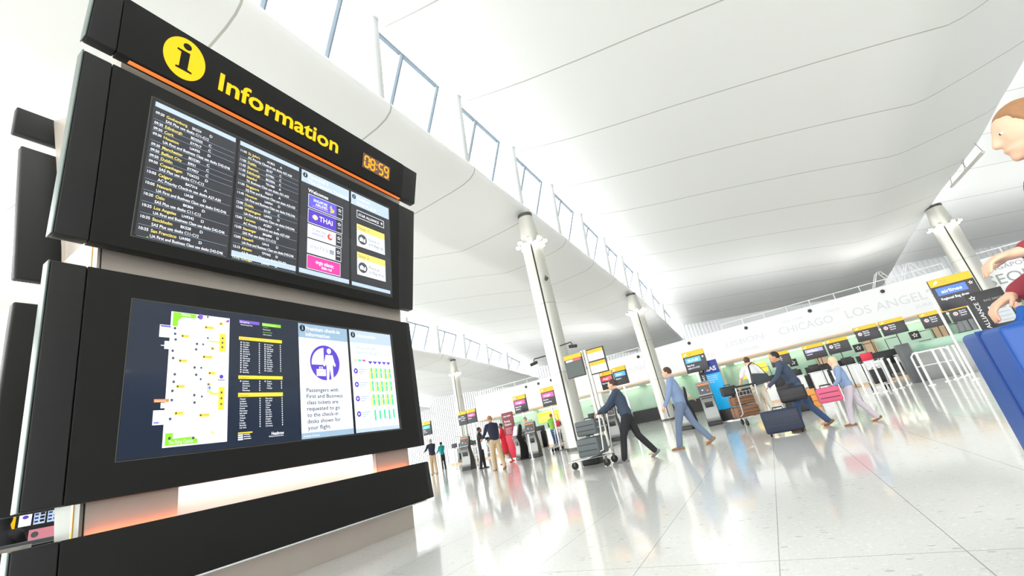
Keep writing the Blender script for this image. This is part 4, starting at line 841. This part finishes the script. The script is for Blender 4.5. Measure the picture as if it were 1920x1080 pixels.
def person(label,x,y,rz,top,legs,hairm,skin=SK1,H=1.75,lean=0,L=((0,0),(0,0)),A=((8,8,15),(8,8,15)),turn=0,nod=0,sleeve='long',skirt=None,shoe=None,longhair=False,scarf=None,vox=.012,build=1.,sleevem=None):
    t=thing('person',label,'person',(x,y,0),R(rz)); k=H/1.75; b=build
    def V(*a): return Vector(a)
    # legs by forward kinematics in the sagittal plane
    th,sh=.43*k,.42*k; joints=[];low=0
    for (h,kn) in L:
        kx=V(0,math.sin(R(h)),-math.cos(R(h)))*th; a=h-kn; an=kx+V(0,math.sin(R(a)),-math.cos(R(a)))*sh; joints.append((kx,an,a)); low=min(low,an.z)
    pz=-low+.085*k; P=V(0,0,pz)
    up=V(0,math.sin(R(lean)),math.cos(R(lean))); fwd=V(0,math.cos(R(lean)),-math.sin(R(lean)))
    waist=P+up*.16*k; chest=P+up*.36*k; shc=P+up*.50*k; neck=P+up*.56*k
    hu=V(0,math.sin(R(lean*.5-nod*.0)),math.cos(R(lean*.5))); headc=neck+hu*.135*k+V(0,.02*k,0)
    body=MB(); 
    Rm=lambda r:[(a*k,c*k) for a,c in r]
    body.cap_tube([P+V(0,0,-.06*k),P,waist,chest,shc],Rm([(.12,.09),(.155*b,.105*b),(.125*b,.09*b),(.16*b,.105*b),(.14,.08)]),skin,16)
    body.cap_tube([shc+V(-.15*k,0,0),shc+V(.15*k,0,0)],Rm([(.055,.055),(.055,.055)]),skin,12)
    body.cap_tube([shc-up*.02*k,neck+hu*.06*k],Rm([(.058,.058),(.052,.055)]),skin,12)
    HR=Matrix.Rotation(R(turn),3,'Z')@Matrix.Rotation(R(-nod),3,'X')
    def hp(v): return headc+HR@(Vector(v)*k)
    body.ell(headc,(.074*k,.094*k,.112*k),skin,18,12,HR); body.ell(hp((0,.03,-.06)),(.056*k,.062*k,.058*k),skin,14,10,HR)
    body.cap_tube([hp((0,.086,.024)),hp((0,.104,-.020))],Rm([(.010,.010),(.0145,.0145)]),skin,8)
    body.ell(hp((0,.086,-.055)),(.024*k,.014*k,.008*k),skin,10,6,HR); body.ell(hp((0,.075,-.092)),(.024*k,.02*k,.02*k),skin,10,6,HR)
    for s in (-1,1): body.ell(hp((s*.078,-.005,-.01)),(.012*k,.022*k,.033*k),skin,10,6,HR)
    hands=[]
    arms=[]
    for s,(a,ab,el) in zip((-1,1),A):
        S0=shc+V(s*.175*k*b,0,-.01*k); a_=R(a);ab_=R(ab)
        d1=V(s*math.sin(ab_),math.sin(a_)*math.cos(ab_),-math.cos(a_)*math.cos(ab_)); E=S0+d1*.29*k
        a2=R(a+el); d2=V(s*math.sin(ab_)*.3,math.sin(a2),-math.cos(a2)); d2.normalize(); Wp=E+d2*.25*k
        body.cap_tube([S0,S0+d1*.15*k,E,E+d2*.08*k,Wp],Rm([(.052,.052),(.047,.047),(.039,.039),(.04,.04),(.026,.028)]),skin,12)
        # hand: palm, four fingers of different length, thumb from the side of the palm
        side=V(0,0,1).cross(d2); side=side.normalized() if side.length>.2 else V(0,1,0)
        if abs(d2.z)>.8: wd=V(0,1,0)      # hanging: palm faces the thigh, width runs fore and aft
        else: wd=V(1,0,0)
        wd=(wd-d2*wd.dot(d2)).normalized(); nrm=d2.cross(wd).normalized()*( -s if abs(d2.z)>.8 else 1)
        if abs(d2.z)<=.8 and nrm.z>0: nrm=-nrm
        hd=MB(); pc=Wp+d2*.05*k
        body.cap_tube([Wp,Wp+d2*.085*k],Rm([(.026,.022),(.040,.016)] if abs(wd.x)>.5 or True else 0),skin,10)
        for q,(off,ln) in enumerate(((-.033,.066),(-.011,.078),(.011,.073),(.032,.056))):
            b0=Wp+d2*.088*k+wd*off*k; b1=b0+(d2*.8+nrm*.35).normalized()*ln*.5*k; b2=b1+(d2*.35+nrm*.9).normalized()*ln*.5*k
            body.cap_tube([b0-d2*.02*k,b0,b1,b2],Rm([(.0098,.0098),(.0096,.0096),(.0088,.0088),(.0075,.0075)]),skin,8)
        ts=1 if abs(d2.z)>.8 else -s
        b0=Wp+d2*.03*k+wd*.03*ts*k; b1=b0+(d2*.5+wd*ts*.8+nrm*.2).normalized()*.036*k; b2=b1+(d2*.85+wd*ts*.2+nrm*.45).normalized()*.03*k
        body.cap_tube([b0,b1,b2],Rm([(.013,.013),(.0105,.0105),(.009,.009)]),skin,8)
        arms.append((S0,d1,E,d2,Wp))
    lg=[]
    for s,(kx,an,a) in zip((-1,1),joints):
        h0=P+V(s*.085*k,0,-.01*k); K=h0+kx; An=h0+an; lg.append((h0,K,An,a,s))
        body.cap_tube([h0,h0+kx*.5,K,K+(An-K)*.3,An],Rm([(.085,.085),(.075,.078),(.053,.055),(.055,.058),(.036,.04)]),skin,12)
        body.cap_tube([An,An+V(0,.03*k,-.05*k),An+V(0,.13*k,-.06*k)],Rm([(.035,.035),(.038,.03),(.035,.02)]),skin,10)
    fuse(body,'body',t,vox*k,2)
    # shirt
    c=.016*k; m=MB()
    hem=P+V(0,0,-.02*k) if not skirt else P+V(0,0,.02*k)
    m.cap_tube([hem+up*.055*k,P+up*.10*k,waist,chest,shc],[(.155*k*b+c,.11*k*b+c),(.16*k*b+c,.115*k*b+c),(.14*k*b+c,.10*k*b+c),(.165*k*b+c,.115*k*b+c),(.14*k+c,.085*k+c)],top,18)
    m.cap_tube([shc+V(-.155*k*b,0,0),shc+V(.155*k*b,0,0)],[(.062*k+c*.5,)*2,(.062*k+c*.5,)*2],top,12)
    m.cap_tube([shc,neck+hu*.005*k],[(.075*k,)*2,(.062*k,)*2],top,12)
    sls=[]
    for (S0,d1,E,d2,Wp) in arms:
        if sleevem:
            sl=MB(); sls.append(sl); m.cap_tube([S0,S0+d1*.15*k,E],[(.068*k,)*2,(.064*k,)*2,(.058*k,)*2],top,12); sl.cap_tube([E-d1*.03*k,E+d2*.1*k,Wp-d2*.01*k],[(.050*k,)*2,(.048*k,)*2,(.040*k,)*2],top,12)
        elif sleeve=='long': m.cap_tube([S0,S0+d1*.15*k,E,E+d2*.1*k,Wp-d2*.01*k],[(.068*k,)*2,(.062*k,)*2,(.053*k,)*2,(.05*k,)*2,(.040*k,)*2],top,12)
        else: m.cap_tube([S0,S0+d1*.10*k,S0+d1*.2*k],[(.068*k,)*2,(.066*k,)*2,(.066*k,)*2],top,12)
    fuse(m,'top',t,.013*k,3)
    for sl in sls: fuse(sl,'sleeve',t,.012*k,2,sleevem)
    # legs clothing
    if skirt:
        m=MB(); q=(lg[0][1]+lg[1][1])/2; m.cap_tube([P+up*.06*k,P,P+(q-P)*.5,q+V(0,0,.02*k)],[(.15*k,.11*k),(.175*k,.125*k),(.19*k,.15*k),(.17*k,.14*k)],skirt,18); fuse(m,'skirt',t,.014*k,2)
    if legs is not None:
        m=MB(); m.cap_tube([P+V(0,0,-.05*k),P+up*.05*k],[(.15*k*b,.115*k*b),(.155*k*b,.115*k*b)],legs,16)
        for (h0,K,An,a,s) in lg: m.cap_tube([h0,h0+(K-h0)*.5,K,K+(An-K)*.4,An+(An-K)*.02],[(.10*k,)*2,(.092*k,)*2,(.072*k,)*2,(.07*k,)*2,(.062*k,)*2],legs,14)
        fuse(m,'trousers',t,.014*k,2)
    for (h0,K,An,a,s) in lg:
        m=MB(); ta=R(min(0,a)*.9); f=V(0,math.cos(ta),math.sin(ta)); u=V(0,-math.sin(ta),math.cos(ta)); sole=An-u*.055*k
        m.cap_tube([sole-f*.06*k,sole-f*.01*k+u*.01*k,sole+f*.09*k,sole+f*.165*k-u*.005*k],[(.036*k,.034*k),(.042*k,.045*k),(.045*k,.033*k),(.036*k,.022*k)],shoe or BLACK,12)
        m.cap_tube([An+u*.02*k,sole+u*.01*k],[(.042*k,)*2,(.042*k,)*2],shoe or BLACK,10)
        fuse(m,'shoe',t,.011*k,2)
    # hair
    m=MB()
    m.ell(hp((0,-.016,.022)),(.085*k,.098*k,.105*k),hairm,18,12,HR)
    me=m; cut=[]
    vs=[Vector(v) for v in m.v]
    inv=HR.inverted(); out=[]
    for v in vs:
        q=(inv@(v-headc))/k
        if q.y>.045 and q.z<.055: q.y=.045-(.02 if not longhair else 0); q.x*=.95
        if q.z<-.03 and not longhair: q.z=-.03+(q.z+.03)*.35
        out.append(tuple(headc+HR@(q*k)))
    m.v=out
    if longhair: m.cap_tube([hp((0,-.06,.03)),hp((0,-.075,-.1)),hp((0,-.06,-.19))],Rm([(.075,.05),(.08,.045),(.06,.03)]),hairm,12)
    if scarf: 
        m2=MB(); m2.ell(hp((0,-.012,.012)),(.098*k,.105*k,.125*k),scarf,18,12,HR); m2.v=[tuple(headc+HR@(Vector((q.x,min(q.y,.055 if q.z<.06 else .1),q.z))*k)) for q in [(inv@(Vector(v)-headc))/k for v in m2.v]]
        m2.cap_tube([hp((0,-.02,-.06)),hp((0,-.02,-.17))],Rm([(.085,.08),(.12,.10)]),scarf,14); fuse(m2,'headscarf',t,.011*k,2)
    else: fuse(m,'hair',t,.010*k,1,hairm)
    for s in (-1,1):
        m=MB(); m.ell(hp((s*.029,.079,.014)),(.011*k,.008*k,.0065*k),EYEW,10,8,HR); m.ell(hp((s*.029,.0835,.014)),(.0055*k,.0045*k,.0055*k),EYEB,8,6,HR); m.build('eye',t)
    t['arms']=0; del t['arms']
    return t
NV=cloth('navy',34,38,58); KH=cloth('khaki',190,165,130); DK=cloth('charcoal',38,38,42); WH=cloth('white',232,232,232); JE=cloth('denim',62,84,120); RD=cloth('scarlet',205,30,50); TL=cloth('teal',20,140,140); GN=cloth('lime_green',130,190,70); CO=cloth('coral',235,130,120); CR=cloth('cream',230,215,185); SB=cloth('steel_blue',130,150,185); DB=cloth('dark_blue_grey',60,72,92); GT=cloth('grey_green',120,120,105); BL=cloth('bright_blue',25,85,165); ST=cloth('stone',205,200,185); MR=cloth('maroon',140,50,60); RT=cloth('red_trouser',200,25,40)
TAN=mat('tan_shoe',srgb(150,115,80),.5); BRN=mat('brown_boot',srgb(130,92,60),.55); REDS=mat('red_shoe',srgb(190,25,35),.3); GRS=mat('grey_shoe',srgb(120,120,122),.5)
person('older man in navy jumper and khaki trousers reaching out, by the totem edge',-16.08,18.6,60,NV,KH,H_GR,SK1,1.78,4,((6,4),(-8,4)),((55,5,20),(45,8,30)),shoe=BRN)
person('woman in teal jacket standing at the far left desks',-19.4,23.4,70,TL,DK,H_BK,SK2,1.68,0,((2,2),(-4,2)),((30,5,40),(25,5,40)))
person('agent in dark waistcoat holding white papers beside the leftmost kiosk',-11.3,16.2,-60,DK,DK,H_BK,SK2,1.68,3,((5,3),(-6,3)),((30,8,70),(30,8,70)))
person('man in navy jacket and khaki trousers with his back turned, by the woman in red',-8.75,13.45,55,NV,KH,H_LB,SK3,1.86,10,((14,8),(-14,8)),((35,10,30),(20,10,40)),shoe=BRN,nod=20)
person('woman in red jacket and red skirt with red shoes',-10.45,16.75,115,RD,None,H_BK,SK2,1.66,0,((12,6),(-14,4)),((20,8,60),(25,8,50)),skirt=RD,shoe=REDS,turn=20)
person('grey-haired man in white shirt using the kiosks',-9.95,18.25,120,WH,DK,H_GR,SK1,1.76,6,((3,3),(-3,3)),((40,6,40),(35,6,40)),nod=15)
person('man in lime green shirt and jeans seen from behind at the desks',-10.85,22.7,0,GN,JE,H_GI,SK1,1.84,3,((4,3),(-6,3)),((30,12,40),(30,12,40)),sleeve='short')
person('person in coral shirt and blue trousers at the left edge of the nearest column',-10.0,22.6,-10,CO,BL,H_GI,SK1,1.78,3,((4,3),(-6,3)),((30,12,40),(30,12,40)),sleeve='short')
person('person in pale pink top behind the nearest column',-8.1,23.2,30,cloth('pale_pink',240,200,180),DK,H_BK,SK1,1.72,0,((2,2),(-3,2)))
person('person in cream shirt and red trousers between two kiosks',-3.3,20.3,-20,CR,RT,H_BR,SK1,1.62,10,((4,3),(-4,3)),((30,8,40),(30,8,40)),sleeve='short')
mn=person('man in white T-shirt with a dark messenger bag over his shoulder',-.30,14.35,22,WH,ST,H_BR,SK1,1.80,6,((10,8),(-16,8)),((30,22,15),(-12,20,10)),sleeve='short',shoe=BRN)
person('walker in steel blue shirt and dark trousers pushing the grey suitcases',-2.72,9.3,90,DB,DK,H_BR,SK1,1.72,10,((22,8),(-14,22)),((45,5,20),(45,5,20)),shoe=GRS)
person('walker in light blue shirt with tan shoes, second of the two striding left',-1.75,10.1,90,SB,cloth('grey_blue',110,125,150),H_BR,SK1,1.74,5,((20,5),(-18,14)),((18,8,18),(-16,8,12)),shoe=TAN)
person('bent walker in dark jacket, jeans and brown boots',.42,9.85,90,DB,JE,H_BK,SK3,1.52,16,((20,8),(-12,18)),((34,8,22),(-6,8,14)),shoe=BRN)
person('child in blue top with beige headscarf, walking left in tan boots',1.1,9.3,90,SB,cloth('pale_mauve',190,180,190),H_BR,SK1,1.15,6,((20,8),(-16,12)),((20,8,30),(-14,8,20)),shoe=BRN,scarf=cloth('beige',215,190,160))
person('man in bright blue jacket at the right edge by the black board',5.35,14.0,75,BL,DK,H_BR,SK1,1.66,4,((4,3),(-4,3)),((30,8,50),(30,8,50)),nod=10)
person('foreground person with light brown hair and dark jacket pushing the blue suitcase',1.37,2.44,90,cloth('dark_jacket',48,56,68),DK,H_LB,SK1,1.80,10,((20,8),(-16,20)),((16,6,72),(4,6,62)),vox=.008,sleevem=MR,nod=6)
# messenger bag, papers, pink bag
t=thing('messenger_bag','dark grey messenger bag on the back of the man in the white T-shirt','bag',(-.18,14.15,1.02),R(22))
m=MB(); m.hexa([(-.26,-.12,-.08),(.24,-.12,-.02),(.24,.03,-.02),(-.26,.03,-.08),(-.20,-.10,.28),(.22,-.10,.2),(.22,.03,.2),(-.20,.03,.28)],cloth('bag_grey',62,66,72),.03); m.build('bag_body',t)
m=MB(); m.tube([(-.2,-.06,.26),(-.17,-.02,.5),(-.02,.06,.58),(.1,.02,.45),(.2,-.06,.19)],[(.022,.006)]*5,BLACK,8); m.build('strap',t)
t=thing('paper_sheets','white papers held by the agent in the dark waistcoat','papers',(-10.95,15.95,1.0)); m=MB(); m.box((-.12,-.01,-.15),(.12,.01,.15),WHITEP,.003); m.box((-.10,-.03,-.25),(.10,-.015,.05),WHITEP,.003); m.build('sheets',t)
case('shoulder_bag',.78,9.05,.42,.34,.16,.24,PINK,'pink bag carried beside the child with the headscarf',0,'bag',False)
# ------------------------------------------------------------------ seen through the gap at the far left
t=thing('display_wall','dark display wall with yellow panel and screens seen through the gap under the totem','display',(-12.3,3.0,0))
m=MB(); m.box((0,-1.6,0),(.1,1.4,1.7),BLACK,.01); m.build('wall_panel',t)
xf=lambda s,z,d:(.10+d,s,z)
m=MB(xf); m.rect(-1.5,1.05,-.17,1.55,.004,E_SIGNY); m.build('yellow_panel',t)
m=MB(xf); m.rect(-.13,1.12,.03,1.5,.004,E_WHITE); m.disc(-.05,1.27,.04,.03,.006,E_VIOL,14); m.build('white_poster',t)
for a in (.06,.24):
    m=MB(xf); m.rect(a,1.12,a+.15,1.55,.004,E_BAND)
    for i in range(6): m.rect(a+.01,1.15+.06*i,a+.06,1.18+.06*i,.006,NAVY); m.rect(a+.08,1.15+.06*i,a+.14,1.19+.06*i,.006,BLACK)
    m.build('flight_screen',t)
m=MB(xf); m.rect(.02,.78,.5,1.04,.004,mat('pink_poster',srgb(240,150,165),.5)); m.disc(.1,.95,.05,.05,.006,DGREYK,16); m.build('pink_poster',t)
t=thing('bench','grey padded bench row with two seated people behind the totem','bench',(-8.6,2.2,0))
m=MB(); m.box((-.2,-1.2,.38),(.25,.9,.45),DGREYK,.02); m.build('seat',t); m=MB(); m.box((.25,-1.2,.45),(.33,.9,.86),DGREYK,.02); m.build('backrest',t)
for y in (-1.0,.7): m=MB(); m.box((-.1,y-.03,0),(.2,y+.03,.38),STEELD,.005); m.build('leg',t)
def seated(label,x,y,rz,top,hairm,skin,scarf=None):
    return person(label,x,y,rz,top,DK,hairm,skin,1.62,5,((88,88),(84,86)),((35,10,50),(35,10,50)),scarf=scarf)
p1=seated('seated person in a dark hood at the far left gap',-8.55,1.85,60,DK,H_BK,SK1,scarf=DK)
p2=seated('seated person in black seen beside the grey end of the totem',-8.55,2.62,70,DK,H_BK,SK3)
# ------------------------------------------------------------------ added fill lamps in housings, brightening the far ceiling
def added_uplight(x,y,z,e,size=1.2,spread=150,sy=None):
    l=bpy.data.lights.new('lamp','AREA'); l.shape='RECTANGLE'; l.size=size; l.size_y=sy or size; l.energy=e; l.color=(1,.985,.96)
    o=bpy.data.objects.new('lamp',l); COL.objects.link(o); o.location=(x,y,z); o.rotation_euler=(math.pi,0,0); return o
for i,x in enumerate((-22,-14,-6,2,10,20,28)):
    t=thing('added_uplighter','low black trough lying on the bulkhead roof, added as ceiling fill light','light',(x,43.5,6.05),0,'added fill light troughs on the bulkhead roof')
    m=MB(); m.box((-1.5,-.3,0),(1.5,.3,.05),BLACK,.01); m.box((-1.5,-.3,.05),(1.5,-.27,.18),BLACK); m.box((-1.5,.27,.05),(1.5,.3,.18),BLACK); m.build('trough',t)
    l=added_uplight(0,0,.2,55,2.8,sy=.5); l.parent=t
# right-hand side of the hall, which the dark screens mirror
m=MB(); m.box((38,-25,0),(38.3,62,3.4),mat('dark_shopfronts',srgb(52,56,66),.4,noise=.4,scale=.6)); m.box((38,-25,4.9),(38.3,62,13),mat('grey_side_wall',srgb(120,128,138),.6))
for i in range(22): m.box((38,-25+4*i,3.4),(38.3,-24.8+4*i,4.9),STEELD)
struct(m.build('wall_right'))
